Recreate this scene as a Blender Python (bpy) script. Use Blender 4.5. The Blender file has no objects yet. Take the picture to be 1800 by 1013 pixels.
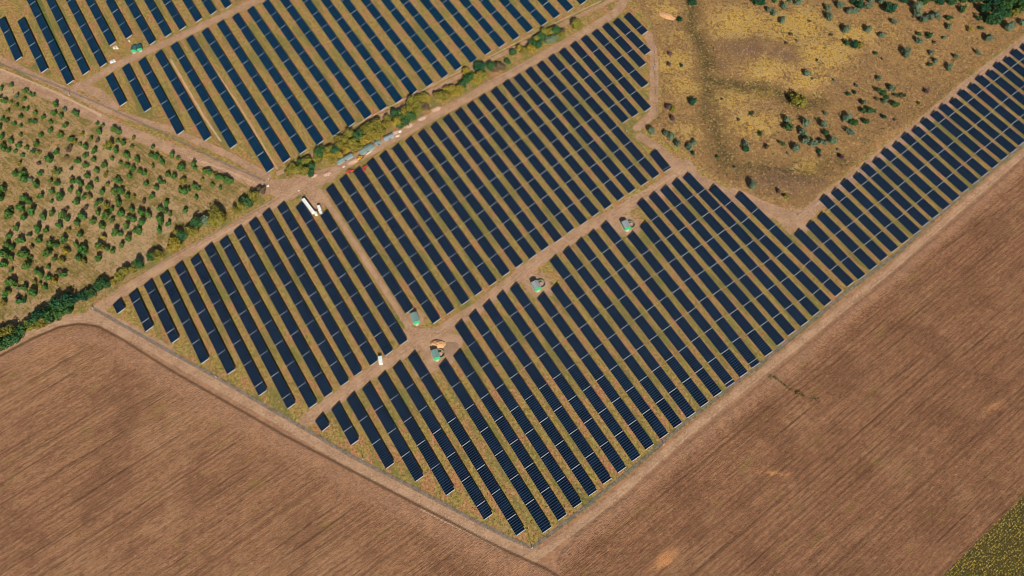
import bpy, bmesh, math, random
import numpy as np
from mathutils import Vector, Matrix

random.seed(7); rng = np.random.default_rng(11)
H = 544.0                       # camera height in metres
PITCH, ROLL, F = 0.49680652, -0.01630395, 1400.0
TH = 0.54574967                 # direction of the panel rows
DR = Vector((math.sin(TH), -math.cos(TH), 0)); NR = Vector((math.cos(TH), math.sin(TH), 0))
LT = 20.0                       # length of one full panel table
SUN_AZ = math.radians(-76.5); SUN_EL = math.radians(34)

def G(px, py, z=0.0):
    "surveyed point: where the sight line of photo pixel px,py meets height z"
    x = (px-900)/F; y = -(py-506.5)/F
    c, s = math.cos(ROLL), math.sin(ROLL); x, y = c*x-s*y, s*x+c*y
    cp, sp = math.cos(PITCH), math.sin(PITCH)
    dy = sp+y*cp; dz = cp-y*sp
    return Vector((x/dz*(H-z), dy/dz*(H-z), z))
def Gn(P, z=0.0): return [G(a, b, z) for a, b in P]
def tile(ox, oy, pts): return [(ox+p[0]/5.0667, oy+p[1]/5.0667)+tuple(p[2:]) for p in pts]

# ------------------------------------------------------------------ scene
sc = bpy.context.scene
col = sc.collection
cam = bpy.data.cameras.new('camera'); co = bpy.data.objects.new('camera', cam); col.objects.link(co)
cam.sensor_width = 36; cam.lens = F/1800*36; cam.clip_end = 6000; cam.clip_start = 1
co.matrix_world = Matrix.Translation((0, 0, H)) @ Matrix.Rotation(PITCH, 4, 'X') @ Matrix.Rotation(ROLL, 4, 'Z')
sc.camera = co
w = bpy.data.worlds.new('World'); sc.world = w; w.use_nodes = True
nt = w.node_tree; bg = nt.nodes['Background']; sky = nt.nodes.new('ShaderNodeTexSky')
sky.sky_type = 'NISHITA'; sky.sun_disc = False; sky.sun_elevation = SUN_EL
sd = Vector((math.cos(SUN_AZ)*math.cos(SUN_EL), math.sin(SUN_AZ)*math.cos(SUN_EL), math.sin(SUN_EL)))
sky.sun_rotation = math.pi/2-SUN_AZ
nt.links.new(sky.outputs[0], bg.inputs[0]); bg.inputs[1].default_value = 0.055
sl = bpy.data.lights.new('sun', 'SUN'); sl.energy = 5.0; sl.angle = math.radians(.5); sl.color = (1, .93, .82)
so = bpy.data.objects.new('sun', sl); col.objects.link(so); so.rotation_euler = sd.to_track_quat('Z', 'Y').to_euler()
sc.view_settings.view_transform = 'Standard'; sc.view_settings.look = 'None'
sc.view_settings.exposure = 0.17; sc.view_settings.gamma = 1
sc.cycles.max_bounces = 5; sc.cycles.filter_width = 1.0; sc.cycles.use_adaptive_sampling = False

# ------------------------------------------------------------------ helpers
def tag(o, label=None, cat=None, group=None, kind=None):
    if label:
        assert 4 <= len(label.split()) <= 16, label
        o['label'] = label
    if cat: o['category'] = cat
    if group: o['group'] = group
    if kind: o['kind'] = kind
    return o
def empty(name, loc, rz=0.0):
    o = bpy.data.objects.new(name, None); col.objects.link(o); o.location = loc; o.rotation_euler = (0, 0, rz)
    o.empty_display_size = .5
    return o
class MB:
    def __init__(s): s.v = []; s.f = []; s.m = []
    def face(s, pts, mi=0):
        n = len(s.v); s.v += [tuple(p) for p in pts]; s.f.append(tuple(range(n, n+len(pts)))); s.m.append(mi)
    def hull(s, bot, top, mi=0):
        n = len(s.v); k = len(bot); s.v += [tuple(p) for p in bot]+[tuple(p) for p in top]
        s.f.append(tuple(range(n+k-1, n-1, -1))); s.f.append(tuple(range(n+k, n+2*k)))
        for i in range(k): j = (i+1) % k; s.f.append((n+i, n+j, n+k+j, n+k+i))
        s.m += [mi]*(k+2)
        return s
    def box(s, x0, x1, y0, y1, z0, z1, mi=0, tx=0, ty=0):
        return s.hull([(x0, y0, z0), (x1, y0, z0), (x1, y1, z0), (x0, y1, z0)],
                      [(x0+tx, y0+ty, z1), (x1-tx, y0+ty, z1), (x1-tx, y1-ty, z1), (x0+tx, y1-ty, z1)], mi)
    def cyl(s, x, y, r0, r1, z0, z1, n=10, mi=0):
        a = [2*math.pi*i/n for i in range(n)]
        return s.hull([(x+r0*math.cos(t), y+r0*math.sin(t), z0) for t in a], [(x+r1*math.cos(t), y+r1*math.sin(t), z1) for t in a], mi)
    def rod(s, a, b, r0, r1=None, n=6, mi=0):
        a = Vector(a); b = Vector(b); r1 = r0 if r1 is None else r1
        q = (b-a).to_track_quat('Z', 'Y'); ts = [2*math.pi*i/n for i in range(n)]
        return s.hull([a+q @ Vector((r0*math.cos(t), r0*math.sin(t), 0)) for t in ts], [b+q @ Vector((r1*math.cos(t), r1*math.sin(t), 0)) for t in ts], mi)
    def mesh(s, name, mats):
        me = bpy.data.meshes.new(name); me.from_pydata(s.v, [], s.f)
        for m in (mats if isinstance(mats, (list, tuple)) else [mats]): me.materials.append(m)
        me.polygons.foreach_set('material_index', s.m); me.update(); return me
    def build(s, name, mats, parent=None):
        o = bpy.data.objects.new(name, s.mesh(name, mats)); col.objects.link(o)
        if parent: o.parent = parent
        return o
def child(name, me, parent, loc=(0, 0, 0), rot=None, scale=None):
    o = bpy.data.objects.new(name, me); col.objects.link(o); o.parent = parent; o.location = loc
    if rot: o.rotation_euler = rot
    if scale: o.scale = scale
    return o
ORD = ['zeroth', 'first', 'second', 'third', 'fourth', 'fifth', 'sixth', 'seventh', 'eighth', 'ninth', 'tenth', 'eleventh', 'twelfth', 'thirteenth', 'fourteenth', 'fifteenth', 'sixteenth', 'seventeenth', 'eighteenth', 'nineteenth']
TENS = {2: 'twent', 3: 'thirt', 4: 'fort', 5: 'fift', 6: 'sixt'}
def ordw(n):
    if n < 20: return ORD[n]
    return TENS[n//10]+('ieth' if n % 10 == 0 else 'y-'+ORD[n % 10])
NUMW = ['', 'single', 'two', 'three', 'four', 'five', 'six', 'seven', 'eight', 'nine', 'ten', 'eleven', 'twelve', 'thirteen']

# ------------------------------------------------------------------ materials
class N:
    "small node-graph builder"
    def __init__(s, name, rough=.9, spec=.2):
        s.m = bpy.data.materials.new(name); s.m.use_nodes = True; s.t = s.m.node_tree
        s.b = s.t.nodes['Principled BSDF']; s.b.inputs['Roughness'].default_value = rough
        s.b.inputs['Specular IOR Level'].default_value = spec
    def n(s, k, **kw):
        x = s.t.nodes.new(k)
        for a, b in kw.items(): setattr(x, a, b)
        return x
    def put(s, sock, v):
        if isinstance(v, bpy.types.NodeSocket): s.t.links.new(v, sock)
        else: sock.default_value = tuple(v)+(1,) if (isinstance(v, (tuple, list)) and len(v) == 3 and sock.type == 'RGBA') else v
    def math(s, op, a, b=0.0, clamp=False):
        x = s.n('ShaderNodeMath', operation=op, use_clamp=clamp); s.put(x.inputs[0], a); s.put(x.inputs[1], b); return x.outputs[0]
    def mix(s, f, a, b, blend='MIX'):
        x = s.n('ShaderNodeMix', data_type='RGBA', blend_type=blend); s.put(x.inputs[0], f); s.put(x.inputs[6], a); s.put(x.inputs[7], b); return x.outputs[2]
    def smooth(s, v, lo, hi, a=0.0, b=1.0):
        x = s.n('ShaderNodeMapRange', interpolation_type='SMOOTHSTEP'); s.put(x.inputs[0], v)
        for i, q in enumerate((lo, hi, a, b)): x.inputs[1+i].default_value = q
        return x.outputs[0]
    def pos(s, kind='geo', rot=0.0, scale=(1, 1, 1)):
        v = s.n('ShaderNodeNewGeometry').outputs['Position'] if kind == 'geo' else s.n('ShaderNodeTexCoord').outputs['Object']
        r = s.n('ShaderNodeMapping'); s.put(r.inputs[0], v); r.inputs['Rotation'].default_value = (0, 0, -rot)
        q = s.n('ShaderNodeVectorMath', operation='MULTIPLY'); s.put(q.inputs[0], r.outputs[0]); q.inputs[1].default_value = scale
        return q.outputs[0]
    def noise(s, v, sc_, det=3, rough=.6, dist=0.0, col_=False):
        x = s.n('ShaderNodeTexNoise'); s.put(x.inputs['Vector'], v); x.inputs['Scale'].default_value = sc_
        x.inputs['Detail'].default_value = det; x.inputs['Roughness'].default_value = rough; x.inputs['Distortion'].default_value = dist
        return x.outputs[1 if col_ else 0]
    def attr(s, name):
        x = s.n('ShaderNodeAttribute', attribute_name=name); return x.outputs['Fac']
    def color(s, v): s.put(s.b.inputs['Base Color'], v)
    def bump(s, h, strength=.5, dist=1.0):
        x = s.n('ShaderNodeBump'); x.inputs['Strength'].default_value = strength; x.inputs['Distance'].default_value = dist
        s.put(x.inputs['Height'], h); s.put(s.b.inputs['Normal'], x.outputs[0])
def plain(name, c, rough=.7, spec=.3, metal=0.0, var=.15, sc_=2.0):
    k = N(name, rough, spec); k.b.inputs['Metallic'].default_value = metal
    nz = k.noise(k.pos('obj'), sc_, 3)
    k.color(k.mix(k.smooth(nz, .3, .7), tuple(x*(1-var) for x in c), tuple(min(1, x*(1+var)) for x in c))); return k.m

def mat_ground():
    k = N('ground_soil_and_grass', .95, .05)
    P = k.pos(); fine = k.noise(P, .62, 3, .7); fine2 = k.noise(P, .35, 4, .65); mid = k.noise(P, .09, 4, .6); big = k.noise(P, .018, 4, .55)
    rowd = math.atan2(DR.y, DR.x); R = k.pos('geo', rowd, (.22, 1, 1)); st = k.noise(R, .26, 4, .65); st2 = k.noise(R, .09, 3, .6)
    fur = math.radians(36); Fv = k.pos('geo', fur, (.05, 1, 1)); f1 = k.noise(Fv, .95, 4, .7); f2 = k.noise(Fv, .22, 4, .6); f3 = k.noise(k.pos('geo', fur, (.02, 1, 1)), .45, 2, .5)
    Fw = k.pos('geo', fur, (.35, 1, 1)); f4 = k.noise(Fw, 1.2, 2, .8)
    sp1 = k.noise(P, .50, 2, .7); sp2 = k.noise(k.pos('geo', 1.1, (1, 1, 1)), .42, 2, .7)
    # solar farm: dry olive grass over orange soil, streaked along the rows
    grass = k.mix(k.smooth(k.math('ADD', k.math('MULTIPLY', fine2, .5), k.math('MULTIPLY', fine, .5)), .38, .6), (.16, .118, .036), (.40, .285, .08))
    soil = k.mix(k.smooth(fine, .35, .65), (.29, .125, .055), (.50, .24, .12))
    farm = k.mix(k.smooth(k.math('ADD', k.math('MULTIPLY', st, .6), k.math('ADD', k.math('MULTIPLY', mid, .55), k.math('MULTIPLY', fine, .3))), .68, .84), grass, soil)
    farm = k.mix(k.math('MULTIPLY', k.smooth(k.noise(P, .22, 4, .7), .56, .68), .6), farm, (.19, .175, .05)); farm = k.mix(k.math('MULTIPLY', k.smooth(k.noise(P, .06, 4, .7), .56, .70), .5), farm, (.40, .245, .13))
    gr = k.math('MULTIPLY', k.smooth(k.math('ADD', st2, k.math('MULTIPLY', fine2, .35)), .67, .82), .6)
    farm = k.mix(k.math('MAXIMUM', gr, k.smooth(k.math('ADD', k.attr('green'), k.math('MULTIPLY', fine2, .5)), .62, 1.05)), farm, (.115, .14, .038))
    farm = k.mix(k.math('MULTIPLY', k.smooth(sp1, .55, .66), .6), farm, (.11, .085, .028)); farm = k.mix(k.math('MULTIPLY', k.smooth(sp2, .58, .68), .45), farm, (.55, .40, .19))
    # bare tracks and yards
    road = k.mix(k.smooth(fine, .3, .7), (.30, .175, .105), (.42, .25, .15))
    road = k.mix(k.smooth(mid, .4, .65), road, (.45, .28, .17))
    road = k.mix(k.math('MULTIPLY', k.smooth(fine2, .52, .68), .35), road, (.25, .15, .085))
    road = k.mix(k.math('MULTIPLY', k.smooth(sp1, .56, .66), .4), road, (.20, .115, .07)); road = k.mix(k.math('MULTIPLY', k.smooth(sp2, .58, .68), .4), road, (.60, .42, .29))
    # scrub slope
    mot = k.math('ADD', k.math('MULTIPLY', fine2, .5), k.math('MULTIPLY', fine, .5))
    sg = k.mix(k.smooth(mot, .36, .62), (.15, .088, .042), (.38, .215, .088))
    sg = k.mix(k.math('MULTIPLY', k.smooth(mid, .48, .62), .5), sg, (.36, .19, .075))
    gold = k.mix(k.smooth(mot, .34, .6), (.33, .20, .045), (.62, .38, .08))
    gold = k.mix(k.smooth(mid, .45, .62), gold, (.42, .27, .10))
    sg = k.mix(k.smooth(k.math('ADD', k.attr('gold'), k.math('MULTIPLY', k.math('SUBTRACT', k.math('ADD', mid, fine2), 1.0), 2.4)), .2, 1.0), sg, gold)
    sg = k.mix(k.math('MULTIPLY', k.smooth(k.math('ADD', k.attr('purple'), k.math('MULTIPLY', k.math('SUBTRACT', mot, .5), 2.6)), .3, .8), .8), sg, (.17, .095, .075))
    sg = k.mix(k.math('MULTIPLY', k.smooth(k.math('ADD', k.attr('gully'), k.math('MULTIPLY', k.math('SUBTRACT', mot, .5), 4.5)), .1, 1.0), .9), sg, (.05, .05, .018))
    sg = k.mix(k.math('MULTIPLY', k.smooth(fine, .56, .72), .55), sg, (.09, .065, .035))
    sg = k.mix(k.math('MULTIPLY', k.smooth(sp2, .56, .66), .5), sg, (.52, .36, .14))
    # orchard floor
    og = k.mix(k.smooth(k.math('ADD', k.math('MULTIPLY', mid, .55), k.math('MULTIPLY', k.noise(k.pos('geo', math.radians(-38), (.15, 1, 1)), .5, 3), .45)), .42, .58), (.20, .15, .045), (.40, .245, .115))
    og = k.mix(k.math('MULTIPLY', k.smooth(mot, .49, .6), .6), og, (.12, .095, .038))
    og = k.mix(k.math('MULTIPLY', k.smooth(k.math('ADD', big, k.math('MULTIPLY', mid, .3)), .62, .76), .55), og, (.47, .31, .18))
    og = k.mix(k.math('MULTIPLY', k.smooth(sp1, .55, .66), .55), og, (.10, .085, .03)); og = k.mix(k.math('MULTIPLY', k.smooth(sp2, .58, .68), .45), og, (.56, .38, .22))
    # ploughed field
    gr2 = k.noise(k.pos('geo', fur, (.32, 1, 1)), .62, 2, .7); gr3 = k.noise(P, .5, 4, .8); f5 = k.noise(k.pos('geo', fur, (.22, 1, 1)), .6, 4, .8); f6 = k.noise(k.pos('geo', fur, (.28, 1, 1)), .68, 2, .7); f7 = k.noise(k.pos('geo', fur, (.06, 1, 1)), 1.0, 3, .8)
    pf = k.mix(k.smooth(k.math('ADD', k.math('MULTIPLY', gr3, .6), k.math('MULTIPLY', f2, .4)), .40, .60), (.265, .130, .069), (.38, .197, .104))
    pf = k.mix(k.math('MULTIPLY', k.smooth(k.math('ADD', k.math('MULTIPLY', big, .6), k.math('MULTIPLY', mid, .4)), .49, .60), .5), pf, (.42, .235, .125))
    pf = k.mix(k.math('MULTIPLY', k.smooth(k.noise(P, .03, 4), .48, .62), .5), pf, (.19, .09, .05))
    pf = k.mix(k.math('MULTIPLY', k.smooth(f7, .52, .60), .42), pf, (.13, .065, .036))
    pf = k.mix(k.math('MULTIPLY', k.smooth(k.math('ADD', f3, k.math('MULTIPLY', gr3, .12)), .70, .73), .65), pf, (.075, .038, .022))
    pf = k.mix(k.math('MULTIPLY', k.smooth(f5, .55, .63), .4), pf, (.085, .045, .025))
    pf = k.mix(k.math('MULTIPLY', k.smooth(gr2, .53, .62), .42), pf, (.10, .055, .03))
    pf = k.mix(k.math('MULTIPLY', k.smooth(f6, .45, .36), .32), pf, (.52, .31, .17))
    pf = k.mix(k.math('MULTIPLY', k.smooth(k.noise(Fw, .11, 3), .58, .72), .45), pf, (.25, .18, .05))
    sx = k.n('ShaderNodeSeparateXYZ'); k.put(sx.inputs[0], k.pos('geo', fur)); wob = k.noise(k.pos('geo', fur, (.01, .25, 1)), .12, 2, .5)
    ph1 = k.math('SINE', k.math('ADD', k.math('MULTIPLY', sx.outputs[1], 2*math.pi/3.4), k.math('MULTIPLY', wob, 9.0)))
    ph2 = k.math('SINE', k.math('ADD', k.math('MULTIPLY', sx.outputs[1], 2*math.pi/13.0), k.math('MULTIPLY', wob, 5.0)))
    amp = k.smooth(k.noise(k.pos('geo', fur, (.06, .6, 1)), .08, 3, .6), .35, .65, .25, 1.0)
    pf = k.mix(k.math('MULTIPLY', k.math('MULTIPLY', k.smooth(ph1, .1, 1.0), amp), .42), pf, (.13, .066, .036))
    pf = k.mix(k.math('MULTIPLY', k.math('MULTIPLY', k.smooth(ph2, .88, 1.0), amp), .40), pf, (.09, .046, .026))
    pf = k.mix(k.math('MULTIPLY', k.attr('field_dark'), .35), pf, k.mix(1.0, pf, (.50, .42, .42), 'MULTIPLY'))
    pf = k.mix(k.smooth(k.math('ADD', k.attr('sandy'), k.math('MULTIPLY', k.math('SUBTRACT', f5, .5), 3.0)), .35, 1.0), pf, (.52, .24, .10))
    vg = k.mix(k.smooth(mot, .38, .62), (.26, .135, .078), (.38, .205, .118)); vg = k.mix(k.math('MULTIPLY', k.smooth(mid, .5, .62), .5), vg, (.45, .235, .125)); vg = k.mix(k.math('MULTIPLY', k.smooth(k.noise(P, .05, 4, .7), .53, .66), .4), vg, (.24, .15, .10))
    pf = k.mix(k.smooth(k.math('ADD', k.attr('headland'), k.math('MULTIPLY', k.math('SUBTRACT', mot, .5), 1.2)), .3, .8), pf, vg)
    def zone(base, name, c, amp=.35):
        v = k.math('ADD', k.attr(name), k.math('MULTIPLY', k.math('SUBTRACT', fine2, .5), amp))
        return k.mix(k.smooth(v, .38, .62), base, c)
    c = zone(farm, 'verge', vg); c = zone(c, 'scrub', sg); c = zone(c, 'orchard', og); c = zone(c, 'field', pf, .25)
    c = zone(c, 'crop', (.10, .075, .028), .3)
    c = zone(c, 'road', road, 1.1)
    c = k.mix(k.smooth(k.math('ADD', k.attr('rut'), k.math('MULTIPLY', k.math('SUBTRACT', fine, .5), .8)), .35, .75), c, (.60, .40, .26))
    c = k.mix(k.math('MULTIPLY', k.smooth(k.math('ADD', k.attr('weed'), k.math('MULTIPLY', k.math('SUBTRACT', fine, .5), 1.0)), .35, .85), .8), c, k.mix(k.smooth(fine2, .4, .6), (.11, .095, .08), (.20, .17, .145)))
    c = k.mix(k.math('MULTIPLY', k.smooth(k.math('ADD', k.attr('edge'), k.math('MULTIPLY', k.math('SUBTRACT', fine, .5), .8)), .45, .8), .75), c, (.13, .075, .045))
    k.color(c)
    hgt = k.math('ADD', k.math('MULTIPLY', k.math('ADD', f1, f4), k.attr('field')), k.math('MULTIPLY', fine, .6)); k.bump(hgt, .7, .7)
    return k.m
GROUND = mat_ground()

def mat_panel(name, dark, dark2, line, dark3):
    k = N(name, .24, .13)
    o = k.n('ShaderNodeTexCoord').outputs['Object']; sp = k.n('ShaderNodeSeparateXYZ'); k.put(sp.inputs[0], o)
    oi = k.n('ShaderNodeObjectInfo').outputs['Random']
    lx = k.math('ABSOLUTE', k.math('SUBTRACT', k.math('FRACT', k.math('DIVIDE', sp.outputs[0], 1.6667)), .5)); linex = k.smooth(lx, .30, .42)
    ly = k.math('ABSOLUTE', k.math('SUBTRACT', k.math('FRACT', k.math('DIVIDE', k.math('ADD', sp.outputs[1], .35), 1.15)), .5)); liney = k.smooth(ly, .455, .48)
    # slight tint differences from module to module and table to table
    wn = k.n('ShaderNodeTexWhiteNoise', noise_dimensions='3D'); fl = k.n('ShaderNodeVectorMath', operation='FLOOR')
    dv = k.n('ShaderNodeVectorMath', operation='DIVIDE'); k.put(dv.inputs[0], o); dv.inputs[1].default_value = (1.6667, 1.15, 50)
    ad = k.n('ShaderNodeVectorMath', operation='ADD'); k.put(ad.inputs[0], dv.outputs[0]); cx = k.n('ShaderNodeCombineXYZ'); k.put(cx.inputs[2], k.math('MULTIPLY', oi, 99.0)); k.put(ad.inputs[1], cx.outputs[0])
    k.put(fl.inputs[0], ad.outputs[0]); k.put(wn.inputs[0], fl.outputs[0])
    base = k.mix(k.math('ADD', k.math('MULTIPLY', wn.outputs[0], .6), k.math('MULTIPLY', oi, .4)), dark, dark2)
    base = k.mix(k.smooth(k.noise(k.pos('geo'), .16, 3, .7), .42, .66, 0, .8), base, dark3)
    c = k.mix(k.math('MAXIMUM', linex, k.math('MULTIPLY', liney, .35)), base, line)
    k.color(c); return k.m
PANEL = mat_panel('blue_solar_glass', (.0008, .0022, .007), (.0025, .006, .016), (.030, .055, .098), (.004, .013, .034))
PANEL_SKY = mat_panel('solar_glass_sky_tint', (.001, .009, .027), (.002, .014, .038), (.014, .055, .105), (.003, .024, .052))  # rear rows: same panels, sky reflection painted into the colour as teal
STEEL = plain('galvanised_steel', (.26, .26, .25), .6, .4, .3)
FRAME = plain('white_aluminium', (.54, .53, .53), .45, .3)
def mat_leaf(name, a, b, c):
    k = N(name, .85, .12); oi = k.n('ShaderNodeObjectInfo').outputs['Random']
    nz = k.noise(k.pos('geo'), .8, 2, .7); x = k.mix(k.smooth(nz, .35, .65), a, b)
    k.color(k.mix(k.math('MULTIPLY', oi, .7), x, c)); return k.m
LEAF = {
 'green': mat_leaf('green_foliage', (.035, .085, .022), (.07, .14, .035), (.03, .10, .045)),
 'darkgreen': mat_leaf('dark_green_foliage', (.016, .06, .025), (.03, .095, .035), (.02, .075, .04)),
 'orchardgreen': mat_leaf('orchard_foliage', (.035, .125, .028), (.075, .19, .040), (.10, .155, .03)),
 'olive': mat_leaf('olive_foliage', (.15, .15, .024), (.25, .225, .04), (.20, .155, .03)),
 'yellow': mat_leaf('autumn_yellow_foliage', (.28, .20, .028), (.36, .27, .04), (.17, .15, .03)),
 'grey': mat_leaf('grey_green_foliage', (.105, .155, .09), (.18, .24, .145), (.12, .17, .105)),
 'brown': mat_leaf('dry_brown_foliage', (.12, .085, .045), (.17, .12, .06), (.13, .09, .06)),
 'purple': mat_leaf('dull_purple_foliage', (.12, .065, .075), (.16, .09, .10), (.12, .07, .07)),
}
BARK = plain('bark', (.13, .09, .06), .9, .1)

# ------------------------------------------------------------------ terrain grid with zone weights
CS = 1.25
X0, X1, Y0, Y1 = -640.0, 640.0, 30.0, 740.0
nx = int((X1-X0)/CS)+1; ny = int((Y1-Y0)/CS)+1
gx, gy = np.meshgrid(X0+np.arange(nx)*CS, Y0+np.arange(ny)*CS)
# extend a photo polyline beyond the frame
def poly_mask(pts):
    P = [(p.x, p.y) for p in pts]; m = np.zeros(gx.shape, bool); n = len(P)
    for i in range(n):
        x1, y1 = P[i]; x2, y2 = P[(i+1) % n]
        if y1 == y2: continue
        c = ((gy >= min(y1, y2)) & (gy < max(y1, y2))) & (gx < (x2-x1)*(gy-y1)/(y2-y1)+x1); m ^= c
    return m
def blur(a, n=2):
    a = a.astype(np.float32)
    for _ in range(n):
        b = np.pad(a, 1, mode='edge'); a = (b[1:-1, 1:-1]*2+b[:-2, 1:-1]+b[2:, 1:-1]+b[1:-1, :-2]+b[1:-1, 2:])/6
    return a
def stroke(pts, wd, soft=None):
    "weight 1 inside a band of half-width wd metres round a polyline, easing to 0"
    soft = soft or max(1.6, wd*.6); out = np.full(gx.shape, 1e9, np.float32); P = [(p.x, p.y) for p in pts]
    for (ax, ay), (bx, by) in zip(P, P[1:]):
        dx, dy = bx-ax, by-ay; l2 = dx*dx+dy*dy+1e-9; mrg = wd+soft+3
        i0 = max(0, int((min(ay, by)-mrg-Y0)/CS)); i1 = min(ny, int((max(ay, by)+mrg-Y0)/CS)+2)
        j0 = max(0, int((min(ax, bx)-mrg-X0)/CS)); j1 = min(nx, int((max(ax, bx)+mrg-X0)/CS)+2)
        if i0 >= i1 or j0 >= j1: continue
        xs, ys = gx[i0:i1, j0:j1], gy[i0:i1, j0:j1]; t = np.clip(((xs-ax)*dx+(ys-ay)*dy)/l2, 0, 1)
        out[i0:i1, j0:j1] = np.minimum(out[i0:i1, j0:j1], np.hypot(xs-ax-t*dx, ys-ay-t*dy))
    return np.clip((wd+soft/2-out)/soft, 0, 1).astype(np.float32)
def blob(px, py, r, a=1.0, stretch=(1, 1), rot=0.0):
    c = G(px, py); dx, dy = gx-c.x, gy-c.y; cr, sr = math.cos(rot), math.sin(rot)
    u = (dx*cr+dy*sr)/stretch[0]; v = (-dx*sr+dy*cr)/stretch[1]
    return (a*np.exp(-(u*u+v*v)/(r*r))).astype(np.float32)

FENCE_SW = [(162, 541), (300, 619), (380, 663), (625, 806), (699, 843), (797, 895), (886, 942), (935, 963)]
FENCE_SE = [(935, 963), (1010, 906), (1058, 867), (1133, 806), (1200, 746), (1326, 649), (1378, 606), (1496, 507), (1583, 441), (1642, 385), (1776, 273), (1830, 229)]
EDGE_L = [(-60, 652), (0, 626), (60, 594), (105, 575), (140, 569), (175, 575), (215, 597), (300, 651), (410, 714), (497, 764), (600, 818), (726, 884), (876, 962), (960, 1000), (1010, 1030), (1100, 1080)]
SCRUB_ED = [(1100, -60), (1108, -5), (1143, 38), (1160, 110), (1164, 196), (1140, 222), (1200, 262), (1240, 300), (1300, 338), (1375, 368), (1412, 372), (1440, 340), (1500, 292), (1620, 203), (1700, 133), (1800, 58), (1900, -20)]
ORCH_ED = [(-120, 66), (0, 136), (80, 172), (180, 222), (300, 280), (400, 312), (462, 340), (440, 350), (380, 375), (300, 432), (200, 508), (120, 545), (30, 590), (-80, 640), (-400, 760)]
w_ = {}
field = np.zeros(gx.shape, bool)
lf = Gn(EDGE_L)+[G(1100, 1400), G(-700, 1400), G(-700, 760)]
rf_edge = [(980, 985), (1020, 935), (1090, 882), (1205, 782), (1330, 682), (1440, 590), (1560, 490), (1680, 388), (1800, 280), (1920, 170), (2060, 60)]
rf = Gn([(1100, 1080), (1040, 1045), (985, 1010)])+Gn(rf_edge)+[G(2600, 300), G(2600, 1400), G(1100, 1400)]
field = poly_mask(lf) | poly_mask(rf)
crop_ed = [(1500, 1165), (1648, 1020), (1800, 872), (1960, 712), (2200, 480)]
crop = poly_mask(Gn(crop_ed)+[G(2700, 500), G(2700, 1500), G(1500, 1500)])
scrub = poly_mask(Gn(SCRUB_ED)+[G(2300, -250), G(1100, -250)])
orch = poly_mask(Gn(ORCH_ED)+[G(-500, 100), G(-300, -40)])
orch |= poly_mask([G(-900, 900), G(-80, 650), G(-80, 600), G(-500, 0), G(-900, 200)])
w_['field'] = blur(field & ~crop, 1); w_['crop'] = blur(crop, 1); w_['scrub'] = blur(scrub, 2); w_['orchard'] = blur(orch, 1)
w_['verge'] = blur(poly_mask(Gn([(105, 571), (140, 556), (160, 548)]+[(x-1, y+5) for x, y in FENCE_SW[1:]]+[(x+3, y+4) for x, y in FENCE_SE[1:]]+[(2300, -160), (2700, 300), (2700, 1500), (-700, 1500), (-700, 800), (-60, 650), (0, 622)])), 1)
ds = poly_mask(rf).astype(np.float32)*.75
cc_ = G(0, 1013); ds = np.maximum(ds, np.clip((250-gy)/220, 0, 1)*.45*poly_mask(lf)); ds = blur(ds, 4)
w_['field_dark'] = np.clip(ds+np.clip((gx-60)/400, 0, 1)*.35*(ds > .5), 0, 1)  # right field darker, more towards the right; left field darker towards the near end
sa = blob(1168, 985, 7, 1, (1.8, .7), .6); sa = np.maximum(sa, blob(1745, 715, 5, .8, (1.6, .7), .3)); sa = np.maximum(sa, blob(1365, 833, 4, .75, (3.5, .6), -.1)); sa = np.maximum(sa, blob(100, 610, 12, .5, (2, .8), .5))
w_['sandy'] = sa
go = np.zeros(gx.shape, np.float32)
for q in [(1300, 40, 26, 1), (1400, 45, 30, 1), (1450, 95, 26, 1), (1500, 60, 22, .8), (1350, 120, 20, .9), (1420, 140, 20, .8), (1180, 110, 20, .9), (1205, 150, 18, .8), (1190, 60, 14, .7), (1290, 170, 22, .7), (1330, 215, 20, .9), (1210, 230, 14, .6), (1420, 295, 12, .9), (1550, 60, 20, .5), (1620, 100, 16, .4), (1370, 335, 12, .6), (1170, 15, 16, .7), (1345, 160, 14, .8)]: go = np.maximum(go, blob(q[0], q[1], q[2], q[3], (1.3, .9), .2))
w_['gold'] = go
SERV = [(540, 738), (600, 695), (655, 655), (720, 612), (770, 585), (835, 545), (900, 495), (960, 448), (1030, 402), (1100, 365), (1150, 335), (1195, 303), (1208, 290)]
rd = stroke(Gn(SERV), 5.0)
rd = np.maximum(rd, stroke(Gn([(715, 590), (760, 590), (800, 600), (785, 630), (740, 650)]), 6))
rd = np.maximum(rd, stroke(Gn([(920, 480), (945, 500), (955, 512)]), 7))
rd = np.maximum(rd, stroke(Gn([(1070, 385), (1100, 395), (1110, 402)]), 7))
rd = np.maximum(rd, stroke(Gn([(1150, 345), (1200, 300), (1235, 318), (1300, 352), (1400, 392)]), 5))
rd = np.maximum(rd, stroke(Gn([(1200, 300), (1160, 262), (1125, 240)]), 4))
# lane between left and middle blocks
rd = np.maximum(rd, stroke(Gn([(560, 335), (600, 392), (640, 455), (690, 530), (725, 585)]), 2.6)*.8)
# track along the hedge: west side and north side
rd = np.maximum(rd, stroke(Gn([(150, 560), (205, 520), (300, 460), (400, 405), (470, 365), (520, 338), (560, 318), (610, 288), (680, 250), (780, 195), (880, 140), (960, 95), (1040, 50), (1085, 20), (1110, -20)]), 4.6))
rd = np.maximum(rd, stroke(Gn([(480, 330), (530, 325), (575, 308)]), 8)*.95)
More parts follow.
